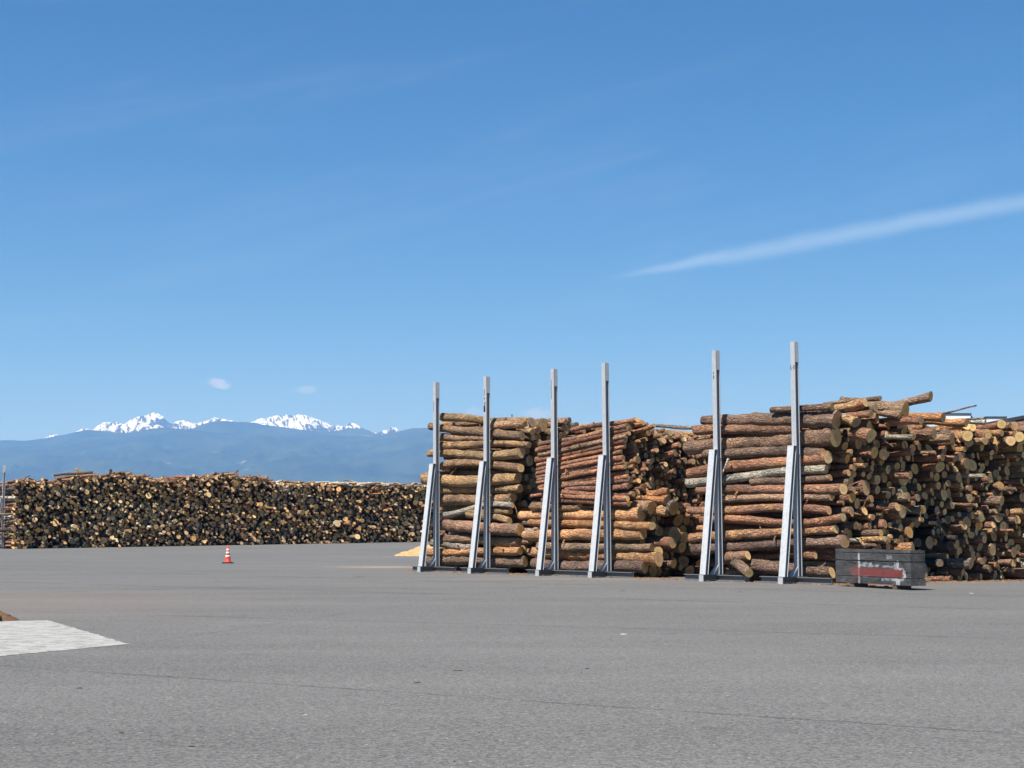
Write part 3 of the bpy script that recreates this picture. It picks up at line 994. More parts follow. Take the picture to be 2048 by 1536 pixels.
def theme3(u, z):
    # a blackened patch low down about four metres along the stack, fresher wood above
    q = ((u - 3.55 - 0.12 * z) / 0.85) ** 2 + ((z - 0.95) / 1.05) ** 2
    if q < 1 and random.random() < 0.86:
        return {'dark': 8, 'grey': 2}, {'dark': 7, 'grey': 3}
    if z > 2.9:
        return {'red': 4, 'orange': 4, 'brown': 3, 'pale': 1}, {'pale': 6, 'honey': 2, 'dull': 3, 'grey': 1}
    return {'red': 4, 'orange': 3, 'brown': 3, 'grey': 1}, {'pale': 4, 'honey': 2, 'dull': 5, 'grey': 1}


s3 = s_of_px(1682, 0.7)
H3 = lin([(0.5, 3.98), (1.0, 4.12), (1.8, 4.24), (2.4, 4.22), (3.0, 4.13), (3.6, 4.0), (5, 3.92), (9.6, 4.05)])
stack_body(3, s3, LOGLEN, 0.92, 9.6, H3, [(rnd_r(0.093, .036, .045, .20), 5, 1800)], {}, {}, skew=0.22, theme=theme3, jr=0.13, wild=0.06)
# disordered pale logs thrown across the top further along
for k in range(26):
    u = random.uniform(4.6, 7.6)
    sr = s3 + 0.22 * u + random.uniform(-0.2, 0.9)
    z = H3(u) + random.uniform(-0.35, 0.18)
    yw = random.gauss(0.55, 0.2)
    ln = random.uniform(1.8, 3.6)
    r = random.uniform(.06, .15)
    b = P(sr, u, z)
    a = b - (L * math.cos(yw) + R * math.sin(-yw)) * ln + UP * random.uniform(-.12, .12)
    lg = mk_log(a, b, r * .85, r, pick({'white': 1, 'orange': 3, 'pale': 4, 'red': 2}), pick({'pale': 4, 'dull': 2}))
    lg.update(stack=3, front=False, zc=z, u=u, r=r, nick='top')
    NEAR.append(lg)

# ------------------------------------------------------------------ which logs show largest: count by looking at them
pv_, pf_, owner = [], [], []
nv = 0
for i, lg in enumerate(NEAR):
    a = log_arrays(lg, 3, 8, False)
    pv_ += [tuple(x) for x in a['V']]
    pf_ += [tuple(q + nv for q in f) for f in a['F']]
    owner += [i] * len(a['F'])
    nv += len(a['V'])
    for j in (0, 3):
        pf_.append(tuple(nv - len(a['V']) + j * 8 + k for k in range(8)))
        owner.append(i)
bvh = BVHTree.FromPolygons(pv_, pf_)
hits = np.zeros(len(NEAR), int)
eye = Vector((0, 0, CAMH))
for px in range(842, 2046, 4):
    for py in range(776, 1176, 4):
        h = bvh.ray_cast(eye, ray(px, py).normalized(), 120)
        if h[2] is not None:
            hits[owner[h[2]]] += 1
order = np.argsort(-hits)
N_SINGLE = 296
single = [int(i) for i in order[:N_SINGLE] if hits[i] > 0]
singles = set(single)

STACK = {1: 'the sawdust-side stack', 2: 'the slanting-pole stack', 3: 'the arrow-box stack'}
COLW = {'pale': 'pale tan', 'red': 'reddish', 'brown': 'brown', 'orange': 'orange', 'grey': 'grey', 'dark': 'blackened', 'white': 'whitish'}
CUTW = {'pale': 'pale', 'honey': 'honey', 'dull': 'dull', 'grey': 'grey', 'dark': 'blackened'}
ORD = ['lowest', 'second', 'third', 'fourth', 'fifth', 'sixth', 'seventh', 'eighth', 'ninth', 'tenth', 'eleventh', 'twelfth', 'thirteenth', 'fourteenth', 'fifteenth', 'sixteenth', 'seventeenth', 'eighteenth', 'nineteenth', 'twentieth', 'twenty-first', 'twenty-second', 'twenty-third', 'twenty-fourth', 'twenty-fifth', 'twenty-sixth', 'twenty-seventh']
for st_ in (1, 2, 3):
    fr_ = sorted([l_ for l_ in NEAR if l_['stack'] == st_ and l_['front'] and l_['nick'] is None], key=lambda l_: l_['zc'])
    for i, l_ in enumerate(fr_):
        nm = 'lowest' if i == 0 else ORD[min(i, 26)]
        if i == len(fr_) - 1:
            nm = 'topmost'
        l_['label'] = f"{COLW[l_['barkname']]} log, {nm}{'' if nm in ('lowest', 'topmost') else ' up'} on the front of {STACK[st_]}"
count = {}
for i in single:
    l_ = NEAR[i]
    o = log_object('log', l_, 56 if l_['front'] and l_['nick'] is None else 18, 20 if l_['front'] and l_['nick'] is None else 14)
    if 'label' in l_:
        lab = l_['label']
    elif l_.get('nick') == 'top':
        rr_ = max(l_['r0'], l_['r1'])
        lab = f"{'thick' if rr_ > .15 else 'thin' if rr_ < .08 else 'medium'} {COLW[l_['barkname']]} log with {CUTW[l_['cutname']]} end loose atop {STACK[l_['stack']]}"
    else:
        rr_ = l_['r']
        zz_ = l_['zc']
        lev = 'near the ground' if zz_ < 1.0 else 'low' if zz_ < 2 else 'halfway up' if zz_ < 3 else 'near the top'
        sz = 'thick' if rr_ > .15 else 'thin' if rr_ < .08 else 'medium'
        ju = l_.get('jut', 0)
        sz = ('jutting ' if ju > .28 else 'sunken ' if ju < -.28 else '') + sz
        lab = f"{sz} {COLW[l_['barkname']]} log with {CUTW[l_['cutname']]} end, {lev} in {STACK[l_['stack']]}"
    tag(o, lab, 'log', 'logs of ' + STACK[l_['stack']])
rest = [NEAR[i] for i in range(len(NEAR)) if i not in singles]
for k in range(75):
    if k % 3:
        u_ = random.uniform(.6, 7.5)
        c_ = P(s3 + .22 * u_ + random.uniform(-.25, .3), u_, random.uniform(.1, 4.2))
    elif k % 2:
        c_ = P(s2 + random.uniform(-3.8, .4), random.uniform(.3, 1.2), random.uniform(.2, 4.1))
    else:
        c_ = P(s1 + random.uniform(-3.8, .3), random.uniform(.35, .8), random.uniform(.2, 4.2))
    d_ = (L * random.uniform(-1, 1) + R * random.uniform(-.6, .6) + UP * random.uniform(-.7, .7)).normalized() * random.uniform(.08, .26)
    rest.append(mk_log(c_ - d_, c_ + d_, random.uniform(.006, .013), random.uniform(.008, .016), pick({'pale': 3, 'orange': 3, 'red': 3, 'brown': 4}), 'pale', nseg=3))
tag(log_mass('log_mass', rest, 5, 10), 'mass of smaller log ends filling the three near stacks', 'logs', kind='stuff')

# forked log at the foot of the third stack
fa = on_plane(o3[0] + 255 / k3, o3[1] + 1352 / k3, G1 + R * 0.42, R)
fork = [mk_log(fa, on_plane(o3[0] + 400 / k3, o3[1] + 1330 / k3, G1 + R * 0.30, R), .150, .125, 'brown', 'pale', bend=(0, 0, 0)),
        mk_log(on_plane(o3[0] + 330 / k3, o3[1] + 1368 / k3, G1 + R * 0.40, R), on_plane(o3[0] + 408 / k3, o3[1] + 1438 / k3, G1 - R * 0.18, R), .150, .120, 'brown', 'pale', bend=(0, 0, 0))]
fk = log_object('forked_log', fork[0], 8, 16)
tag(fk, 'short forked brown log lying at the foot of the stack between two posts', 'log')
a = log_arrays(fork[1], 8, 16, True)
o0 = np.array(fk.location)
link('branch', mesh('branch', a['V'] - o0, a['F'], True, None, {'lc': ('FLOAT_VECTOR', a['LC']), 'tint': ('FLOAT_COLOR', a['T'])}), MAT['bark'], fk)
cv, cf_, cl, ct = a['caps'][1]
link('cut_end', mesh('cut_end', cv - o0, cf_, False, None, {'lc': ('FLOAT_VECTOR', cl), 'tint': ('FLOAT_COLOR', ct)}), MAT['cut'], fk)
# a split pale stake leaning against the logs beside a post
sa, sb = on_plane(o3[0] + 247 / k3, o3[1] + 862 / k3, G1 + R * 0.26, R), on_plane(o3[0] + 288 / k3, o3[1] + 758 / k3, G1 + R * 0.22, R)
stake = log_object('split_stake', mk_log(sa, sb, .022, .032, 'white', 'pale', lump=.12), 5, 7)
tag(stake, 'pale split stake sticking up from the logs beside a steel post', 'stake')

# ------------------------------------------------------------------ bookend posts
def steel_material(name, col, rough, stain):
    m, t, b = material(name)
    o = t.obj()
    n = t.noise(t.v('MULTIPLY', o, (3, 3, 0.6)), 3.0, 4, 0.6)
    sp = t.voro(o, 22, 'F1', 'Color')
    v = t.m('ADD', 0.80, t.m('ADD', t.m('MULTIPLY', n, 0.25), t.m('MULTIPLY', t.sep(sp)[0], 0.12)))
    c = t.mix(1.0, col, t.comb(v, v, v), 'MULTIPLY')
    c = t.mix(t.m('MULTIPLY', t.ss(t.noise(t.v('MULTIPLY', o, (9, 9, 0.8)), 2.4, 4, 0.7), 0.57, 0.72), stain), c, (0.19, 0.125, 0.08))
    t.put(b.inputs['Base Color'], c)
    b.inputs['Roughness'].default_value = rough
    b.inputs['Metallic'].default_value = 0.0
    b.inputs['Specular IOR Level'].default_value = 0.5
    return m


MAT['galv'] = steel_material('galvanised_steel', (0.40, 0.42, 0.445), 0.5, 0.6)
MAT['galv_brace'] = steel_material('galvanised_brace', (0.50, 0.52, 0.545), 0.48, 0.5)
MAT['galv_bright'] = steel_material('bright_galvanised_plate', (0.60, 0.61, 0.61), 0.5, 0.2)
MAT['dark_steel'] = steel_material('weathered_dark_steel', (0.150, 0.152, 0.158), 0.6, 0.5)
MAT['mark'] = plain('dark_stencil_paint', (0.03, 0.03, 0.035), 0.7)


def h_section(w, d, tf, tw):
    """H profile in local (x = along the row, y = away); flanges face -y and +y"""
    return [(-w / 2, -d / 2), (w / 2, -d / 2), (w / 2, -d / 2 + tf), (tw / 2, -d / 2 + tf), (tw / 2, d / 2 - tf), (w / 2, d / 2 - tf), (w / 2, d / 2),
            (-w / 2, d / 2), (-w / 2, d / 2 - tf), (-tw / 2, d / 2 - tf), (-tw / 2, -d / 2 + tf), (-w / 2, -d / 2 + tf)]


def stanchion(base, lean, label, height=6.0, rz=None, marks=()):
    """local axes: x along the row, y away from the camera side; origin on the ground under the column"""
    root = bpy.data.objects.new('bookend_post', None)
    COL.objects.link(root)
    root.location = base
    root.rotation_euler = (0, 0, math.atan2(L.y, L.x) if rz is None else rz)
    tag(root, label, 'steel post', 'steel bookend posts')
    ZB = 0.175
    # column
    sec = h_section(0.142, 0.150, 0.013, 0.010)
    tl = math.tan(lean)
    mb = MB()
    mb.extrude([(x, y, ZB) for x, y in sec], (0, 0, ZB), (tl * 0.25 * (height - ZB), -tl * (height - ZB), height))
    mb.build('column', MAT['galv'], root)
    at = lambda z: (tl * 0.25 * (z - ZB), -tl * (z - ZB))
    # plate that closes the channel near the top, on the two sides
    for sx in (-1, 1):
        z0, z1 = height - 0.52, height - 0.004
        a_, c_ = at(z0), at(z1)
        x = sx * 0.065
        pb = MB().add([(a_[0] + x - .004, a_[1] - .060, z0), (a_[0] + x + .004, a_[1] - .060, z0), (a_[0] + x + .004, a_[1] + .060, z0), (a_[0] + x - .004, a_[1] + .060, z0),
                       (c_[0] + x - .004, c_[1] - .060, z1), (c_[0] + x + .004, c_[1] - .060, z1), (c_[0] + x + .004, c_[1] + .060, z1), (c_[0] + x - .004, c_[1] + .060, z1)],
                      [(0, 3, 2, 1), (4, 5, 6, 7), (0, 1, 5, 4), (1, 2, 6, 5), (2, 3, 7, 6), (3, 0, 4, 7)])
        pb.build('cover_plate', MAT['galv_bright'], root)
    # raking brace in front
    zt = 3.42
    ta = at(zt)
    sec = h_section(0.192, 0.125, 0.012, 0.009)
    foot = Vector((0, -0.60, ZB + .002))
    top = Vector((ta[0] - 0.012, ta[1] - 0.142, zt))
    mb = MB()
    mb.extrude([(foot.x + x, foot.y + y, foot.z) for x, y in sec], foot, top)
    mb.build('brace', MAT['galv_brace'], root)
    MB().box((top.x - .105, top.y - .066, zt + .001), (top.x + .105, top.y + .064, zt + .013)).build('cap_plate', MAT['galv_bright'], root)
    # foot beam under brace and column, galvanised block under its end
    mb = MB()
    sec2 = h_section(0.15, 0.15, 0.014, 0.010)
    mb.extrude([(x, -0.70, 0.10 + y) for x, y in sec2], (0, -0.70, 0), (0, 0.30, 0))
    mb.build('foot_beam', MAT['dark_steel'], root)
    MB().box((-.075, -.716, .0), (.075, -.703, .160)).build('end_plate', MAT['galv'], root)
    MB().box((-.06, -.690, .0), (.06, -.56, .0245)).build('foot_pad', MAT['dark_steel'], root)
    # long cross beam lying along the row, two lengths butted against the foot beam
    for sx in (-1, 1):
        mb = MB()
        sec3 = [(y, z) for y, z in h_section(0.15, 0.15, 0.014, 0.010)]
        x0, x1 = (0.079, 1.10) if sx > 0 else (-1.10, -0.079)
        mb.extrude([(x0, -0.10 + y, 0.082 + z) for y, z in sec3], (x0, 0, 0), (x1, 0, 0))
        mb.build('cross_beam', MAT['dark_steel'], root)
    # small knee plate between column and foot beam
    mb = MB()
    mb.extrude([(-.055, -.076, .42), (-.055, -.076, .36), (-.055, -.26, .178), (-.055, -.32, .178)], (-.055, 0, 0), (.055, 0, 0))
    mb.build('knee_plate', MAT['galv'], root)
    for (x0, z0, x1, z1) in marks:
        zc_ = height - 1.0
        aa = at(zc_)
        y = aa[1] - .0775
        MB().box((aa[0] + x0, y - .001 - .0105 * 0, zc_ + z0), (aa[0] + x1, y + .0005, zc_ + z1)).build('stencil_mark', MAT['mark'], root)
    return root


post_px = [(873.0, 0.009), (974.0, 0.005), (1110.0, 0.005), (1215.5, 0.014), (1438.0, 0.008), (1596.0, 0.003)]
post_lab = ['grey steel bookend post rising in front of the sawdust heap', 'grey steel bookend post holding the pale logs by the gap',
            'grey steel bookend post at the low end of the thin slanting poles', 'grey steel bookend post at the high end of the thin slanting poles',
            'grey steel bookend post beside the forked log and split stake', 'grey steel bookend post nearest the box with the red arrow']
post_marks = [[(-.05, .05, -.035, .60)], [(-.045, .30, .0, .34), (-.03, .42, -.01, .60), (-.06, -.10, .02, .10), (-.02, .12, .02, .2)], [(-.045, .1, -.03, .75)],
              [(-.07, .42, .02, .46), (-.06, .30, .05, .335), (-.03, .26, .04, .28)], [(-.03, .36, -.01, .44), (-.035, .25, -.008, .33)],
              [(-.07, .30, -.055, .40), (-.055, .30, -.02, .315), (-.005, .34, .01, .36), (.025, .30, .04, .40), (.04, .30, .065, .315), (.04, .345, .065, .36), (.04, .385, .065, .40)]]
for (px, lean), lab, mk in zip(post_px, post_lab, post_marks):
    s = s_of_px(px, 0.10)
    stanchion(P(s, 0.10, 0), lean, lab, 6.06, marks=mk)
MB_ = None

# ------------------------------------------------------------------ far pile
FAR = []


def PF(s, u, z):
    q = FC + FL * s + FR * u
    return Vector((q.x, q.y, z + float(yard_z(q.x, q.y))))


def far_u(px):
    p = on_plane(px, 1080, FC, FL)
    return (p - FC).dot(FR)


def far_h(px, py):
    p = on_plane(px, py, FC, FL)
    return p.z - float(yard_z(p.x, p.y))


prof = [(22, 962), (60, 960), (100, 964), (150, 958), (200, 950), (245, 948), (290, 956), (340, 958), (400, 955), (450, 948), (480, 954), (530, 957), (545, 966), (620, 966), (720, 968), (850, 970), (960, 972)]
FH = lin([(far_u(x), far_h(x, y)) for x, y in prof])
FU1 = far_u(985)
fcirc = []
fcirc = pack([], 0.0, FU1, FH, (lambda: min(.24, max(.042, random.lognormvariate(math.log(.088), .36)))), 0.0, max_n=4200, tries=60, fails=80)
fr_n = np.random.default_rng(5)
themes = [({'pale': 5, 'brown': 3, 'orange': 2}, {'pale': 6, 'honey': 3, 'dull': 2}), ({'brown': 5, 'red': 3, 'dark': 1}, {'dull': 4, 'honey': 4, 'pale': 4}),
          ({'dark': 3, 'brown': 4, 'grey': 1}, {'grey': 4, 'dark': 2, 'dull': 5}), ({'white': 5, 'grey': 2, 'pale': 2}, {'dull': 3, 'pale': 5}), ({'orange': 4, 'red': 3}, {'honey': 5, 'pale': 3, 'dull': 2})]
uu = np.array([c[0] for c in fcirc])
zz = np.array([c[1] for c in fcirc])
tn = fbm(uu * 0.30, zz * 0.75, 91, 3)
tn2 = fbm(uu * 0.42, zz * 0.9, 191, 3)
for (u, z, r), a_, b_ in zip(fcirc, tn, tn2):
    th_ = 2 if a_ < 0.33 else 3 if a_ > 0.62 else 4 if b_ > 0.62 else 1 if b_ < 0.47 else 0
    bw, cw = themes[th_] if random.random() < .8 else themes[random.choice([0, 1, 3])]
    ln = random.gauss(4.0, .2)
    sr = random.gauss(0, .20) + (random.uniform(.2, .8) if random.random() < .15 else 0) - (random.uniform(.3, 1.2) if random.random() < .22 else 0)
    yaw = random.gauss(0, .04) if random.random() > .18 else random.gauss(0, .28)
    pit = random.gauss(0, .02) if random.random() > .12 else random.gauss(0, .10)
    b = PF(sr, u, z)
    a = PF(sr - ln * math.cos(yaw), u - ln * math.sin(yaw), max(z - ln * math.sin(pit), r))
    FAR.append(mk_log(a, b, r * .85, r, pick(bw), pick(cw), saw=(random.gauss(0, .3), random.gauss(0, .3)), bend=(random.gauss(0, .03), random.gauss(0, .05), 0)))
# an unseen second row of logs, added so no sky shows through the first
for (u, z, r) in pack([], -0.1, FU1, (lambda u: FH(u) - .25), rnd_r(.20, .04, .12, .3), 0.0, max_n=1200):
    FAR.append(mk_log(PF(-8.3, u - .1, z), PF(-4.25 + random.gauss(0, .1), u, z), r * .9, r, pick({'brown': 4, 'grey': 2, 'pale': 2}), 'dull', bend=(0, 0, 0)))
# brushy thrown logs along its top: red and ragged in the left half, whitish in the right half
for k in range(430):
    u = random.uniform(0, FU1)
    q = u / far_u(540)
    z = FH(u) + random.uniform(-0.30, 0.10)
    if q < 1:
        if random.random() < .5:
            d = (FR * random.uniform(.4, 1) + UP * random.uniform(.05, .55) + FL * random.uniform(-.4, .6)).normalized()
            ln, r = random.uniform(.5, 1.3), random.uniform(.03, .075)
        else:
            d = (FL * random.choice([-1, 1]) + FR * random.uniform(-.8, .8) + UP * random.uniform(-.1, .14)).normalized()
            ln, r = random.uniform(.8, 2.4), random.uniform(.05, .12)
        bk = pick({'red': 5, 'brown': 5, 'orange': 2, 'pale': 1})
    else:
        d = (FR * random.choice([-1, 1]) * random.uniform(.2, 1) + FL * random.uniform(-.8, .8) + UP * random.uniform(-.06, .09)).normalized()
        ln, r = random.uniform(.8, 2.2), random.uniform(.05, .115)
        bk = pick({'white': 7, 'pale': 3, 'brown': 2})
    c = PF(random.uniform(-1.2, .15), u, z)
    FAR.append(mk_log(c - d * ln / 2, c + d * ln / 2, r * .8, r, bk, 'pale', bend=(random.gauss(0, .03), random.gauss(0, .03), 0)))
# the short bundle of poles lying flat on top, and the dark snag standing beside it
for (x0, y0, x1, y1, d0) in [(106, 951, 185, 945, .13), (112, 957, 190, 950, .17), (120, 960, 180, 957, .12), (140, 953, 178, 947, .10)]:
    A_, B_ = on_plane(x0, y0, FC, FL), on_plane(x1, y1, FC, FL)
    FAR.append(mk_log(A_, B_, d0 * .6, d0 * .75, random.choice(['brown', 'pale']), 'pale', bend=(0.04, 0, 0.03)))
tag(log_mass('far_log_pile', FAR, 3, 9), 'long distant pile of mixed log ends beyond the traffic cone', 'log pile', kind='stuff')
s_up = on_plane(219, 949, FC, FL)
snag = log_object('dark_snag', mk_log(s_up - UP * .3, s_up + UP * 0.36 + FR * .06, .15, .10, 'dark', 'pale', bend=(.0, .06, .03), lump=.18), 6, 8)
tag(snag, 'dark upright snag with a pale tip on top of the far log pile', 'snag')
fs = on_plane(4, 1096, FC - FR * 0.25, FR)
stanchion(Vector((fs.x, fs.y, 0)), 0.0, 'distant steel bookend post at the end of the far log pile', 5.75, rz=math.atan2(FL.y, FL.x))

# ------------------------------------------------------------------ sign box with the faded red arrow
BX0 = ground(1672, 1172.0)
BX1 = ground(1822, 1181.0)
bdir = (BX1 - BX0)
BW = bdir.length
bdir.normalize()
bback = Vector((-bdir.y, bdir.x, 0))
BH = 66 / FPX * BX0.y


def box_paint_material():
    m, t, b = material('weathered_painted_board')
    lc = t.attr('lc')['Vector']
    x, y, z = t.sep(lc)[:3]
    gr = t.noise(t.v('MULTIPLY', lc, (1.2, 14, 14)), 3.0, 5, 0.7, 0.4)
    n = t.noise(lc, 5, 4, 0.65)
    fine = t.noise(t.v('MULTIPLY', lc, (4, 30, 30)), 3, 4, 0.7)
    v = t.m('ADD', t.m('MULTIPLY', gr, 0.9), t.m('MULTIPLY', n, 0.5))
    c = t.mix(t.ss(v, 0.35, 1.0), (0.020, 0.020, 0.022), (0.100, 0.100, 0.103))
    stn = t.noise(t.v('MULTIPLY', lc, (0.7, 2.2, 2.2)), 2.6, 4, 0.7, 0.6)
    c = t.mix(t.m('MULTIPLY', t.ss(stn, 0.50, 0.70), 0.8), c, (0.016, 0.016, 0.017))
    c = t.mix(t.m('MULTIPLY', t.ss(stn, 0.46, 0.30), 0.6), c, (0.17, 0.165, 0.155))
    kn = t.ss(t.voro(t.v('MULTIPLY', lc, (1, 1.6, 1.6)), 3.2), 0.12, 0.04)
    c = t.mix(t.m('MULTIPLY', kn, 0.6), c, (0.02, 0.018, 0.016))
    face = t.m('LESS_THAN', y, 0.004)
    wob = t.m('MULTIPLY', t.m('SUBTRACT', t.noise(lc, 9, 4, 0.75), 0.5), 0.12)
    X, Z = t.m('ADD', x, wob), t.m('ADD', z, wob)

    def rect(x0, x1, z0, z1, s=0.015):
        f = t.m('MULTIPLY', t.ss(X, x0 - s, x0 + s), t.ss(X, x1 + s, x1 - s))
        return t.m('MULTIPLY', f, t.m('MULTIPLY', t.ss(Z, z0 - s, z0 + s), t.ss(Z, z1 + s, z1 - s)))
    worn = t.ss(t.m('ADD', t.m('MULTIPLY', fine, 0.6), t.m('MULTIPLY', n, 0.5)), 0.46, 0.60)
    fx = lambda q: (q - 105) / 1595 * BW
    fz = lambda q: (830 - q) / 720 * BH
    for (x0, x1, z0, z1, k) in ((612, 648, 820, 200, .95), (648, 900, 480, 395, .75), (900, 1050, 470, 420, .6), (1130, 1380, 475, 440, .55), (1372, 1465, 500, 335, .95), (1380, 1590, 525, 485, .9),
                                (1540, 1600, 690, 500, .85), (1400, 1490, 835, 700, .85), (1110, 1400, 745, 695, .55), (700, 850, 690, 660, .6), (1480, 1640, 560, 620, .4), (1340, 1560, 740, 690, .5), (1210, 1330, 300, 230, .45)):
        f = t.m('MULTIPLY', t.m('MULTIPLY', rect(fx(x0), fx(x1), fz(z0), fz(z1)), worn), k)
        c = t.mix(t.m('MULTIPLY', f, face), c, (0.46, 0.48, 0.50))
    # arrow, pointing to the low x end
    shaft = rect(fx(615), fx(1535), fz(672), fz(508), 0.010)
    tip, hz_ = fx(395), fz(585)
    hd = t.m('SUBTRACT', t.m('MULTIPLY', t.m('SUBTRACT', X, tip), fz(400) - hz_), t.m('MULTIPLY', t.m('ABSOLUTE', t.m('SUBTRACT', Z, hz_)), fx(610) - tip))
    head = t.m('MULTIPLY', t.ss(hd, -0.004, 0.004), t.ss(X, fx(615) + .008, fx(615) - .008))
    wr = t.ss(t.m('ADD', t.m('MULTIPLY', fine, 0.5), t.m('MULTIPLY', n, 0.5)), 0.30, 0.60, 0.45, 1.0)
    c = t.mix(t.m('MULTIPLY', t.m('MULTIPLY', shaft, wr), t.m('MULTIPLY', face, 0.92)), c, (0.20, 0.040, 0.038))
    c = t.mix(t.m('MULTIPLY', t.m('MULTIPLY', head, wr), t.m('MULTIPLY', face, 0.62)), c, (0.22, 0.05, 0.045))
    t.put(b.inputs['Base Color'], c)
    b.inputs['Roughness'].default_value = 0.9
    t.put(b.inputs['Normal'], t.bump(t.m('ADD', gr, fine), 0.7, 0.006))
    return m


MAT['board'] = box_paint_material()
bx = bpy.data.objects.new('sign_box', None)
COL.objects.link(bx)
bx.location = BX0
bx.rotation_euler = (0, 0, math.atan2(bdir.y, bdir.x))
tag(bx, 'weathered grey wooden box with a faded red arrow, standing on two skids', 'box')


def board(name, lo, hi, mat=MAT['board'], seed=0):
    g = random.Random(seed)
    nxs = 7
    mb = MB()
    x0, y0, z0 = lo
    x1, y1, z1 = hi
    long_x = (x1 - x0) > (y1 - y0)
    vs_ = []
    for k in range(nxs):
        q = k / (nxs - 1)
        if long_x:
            X = x0 + (x1 - x0) * q
            j0, j1 = g.uniform(0, .006), g.uniform(-.006, 0)
            vs_ += [(X, y0, z0 + j0), (X, y1, z0 + j0), (X, y1, z1 + j1), (X, y0, z1 + j1)]
        else:
            Y = y0 + (y1 - y0) * q
            j0, j1 = g.uniform(0, .006), g.uniform(-.006, 0)
            vs_ += [(x1, Y, z0 + j0), (x0, Y, z0 + j0), (x0, Y, z1 + j1), (x1, Y, z1 + j1)]
    fs_ = [(3, 2, 1, 0), tuple(4 * (nxs - 1) + i for i in range(4))]
    for k in range(nxs - 1):
        for e in range(4):
            fs_.append((4 * k + e, 4 * k + (e + 1) % 4, 4 * k + 4 + (e + 1) % 4, 4 * k + 4 + e))
    me = mesh(name, vs_, fs_, False, None, {'lc': ('FLOAT_VECTOR', np.array(vs_))})
    me.flip_normals() if False else None
    return link(name, me, mat, bx)


SK = 0.095
zs = [0, 0.196, 0.655, 0.90, 1.0]                        # board joints as fractions of the height
zlev = [SK, SK + BH * .205, SK + BH * .655, SK + BH * .895, SK + BH]
gaps = [0.006, 0.016, 0.008]
BD = 0.40
lcshift = SK
for i in range(4):
    z0 = zlev[i] + (gaps[i - 1] if i else 0)
    z1 = zlev[i + 1]
    o = board('plank', (0, 0.0015 * i, z0), (BW, .045, z1), seed=i)
    o2_ = board('plank', (BW - .045, .048, z0), (BW - .001 * i, BD, z1), seed=20 + i)
    o3_ = board('plank', (0, .048, z0), (.045, BD, z1), seed=30 + i)
for o in list(bx.children):
    at_ = o.data.attributes['lc']
    arr = np.zeros(len(at_.data) * 3, np.float32)
    at_.data.foreach_get('vector', arr)
    arr = arr.reshape(-1, 3)
    arr[:, 2] -= SK
    at_.data.foreach_set('vector', arr.ravel())
for i in range(4):
    y0 = .05 + i * (BD - .06) / 4
    o = board('lid_board', (.048, y0 + .006, SK + BH - .05), (BW - .048, y0 + (BD - .06) / 4, SK + BH - .012), seed=50 + i)
MAT['skid'] = plain('dark_skid_wood', (0.13, 0.095, 0.065), 0.9, var=.4, scale=9, bump=.004)
MB().box((.05, .05, SK + .01), (BW - .05, BD - .01, SK + BH - .055)).build('hidden_filler', MAT['skid'], bx)  # unseen block added inside so the gaps between the boards stay dark
for x0, x1 in ((.19 * BW, .19 * BW + .15), (.76 * BW, .76 * BW + .15)):
    MB().box((x0, .012, 0), (x1, BD * 1.05, SK - .002)).build('skid', MAT['skid'], bx, bevel=.006)

# ------------------------------------------------------------------ traffic cone
MAT['cone_red'] = plain('red_cone_plastic', (0.62, 0.055, 0.028), 0.5, var=.12)
MAT['cone_white'] = plain('white_reflective_band', (0.82, 0.82, 0.80), 0.45, var=.05)
MAT['rubber'] = plain('black_rubber', (0.022, 0.022, 0.024), 0.8, var=.3)
cl_ = ground(455.5, 1126.5)
cone = bpy.data.objects.new('traffic_cone', None)
COL.objects.link(cone)
cone.location = cl_ + UP * float(yard_z(cl_.x, cl_.y))
cone.rotation_euler = (0, 0, rad(12))
tag(cone, 'red traffic cone with white bands standing alone on the asphalt', 'traffic cone')
CH = 0.71
rad_at = lambda z: 0.125 + (0.028 - 0.125) * (z - .05) / (CH - .05)
MB().box((-.225, -.225, 0), (.225, .225, .040)).build('base', MAT['rubber'], cone, bevel=.012)
MB().lathe([(.150, .0405), (.146, .058), (rad_at(.075), .075), (rad_at(.24), .24), (rad_at(CH - .01), CH - .01), (.018, CH)], 24).build('body', MAT['cone_red'], cone, smooth=True)
for z0, z1 in ((.245, .315), (.385, .450), (.500, .570)):
    MB().lathe([(rad_at(z0) + .0015, z0), (rad_at(z0) + .004, z0 + .002), (rad_at(z1) + .004, z1 - .002), (rad_at(z1) + .0015, z1)], 24).build('band', MAT['cone_white'], cone, smooth=True)


# ------------------------------------------------------------------ sawdust heap, soil heap
def heap(name, label, cat, center, rx_, ry_, h, mat, seed, n=64, lump=0.16, kind=None):
    q = np.linspace(-1.15, 1.15, n)
    A, B = np.meshgrid(q, q)
    r = np.sqrt(A * A + B * B) + (fbm(A * 2.2 + 7, B * 2.2 + 3, seed, 4) - .5) * .45
    z = h * np.clip(1 - r, 0, 1) ** .85 * (1 + (fbm(A * 9, B * 9, seed + 4, 4) - .5) * lump * 4)
    z = np.where(r >= 1, -0.03, z)
    v = np.stack([(A * rx_).ravel(), (B * ry_).ravel(), z.ravel()], 1)
    f = [(j * n + i, j * n + i + 1, (j + 1) * n + i + 1, (j + 1) * n + i) for j in range(n - 1) for i in range(n - 1)
         if max(z[j, i], z[j, i + 1], z[j + 1, i + 1], z[j + 1, i]) > -0.02]
    o = link(name, mesh(name, v, f, True), mat, None, center)
    tag(o, label, cat, kind=kind)
    return o


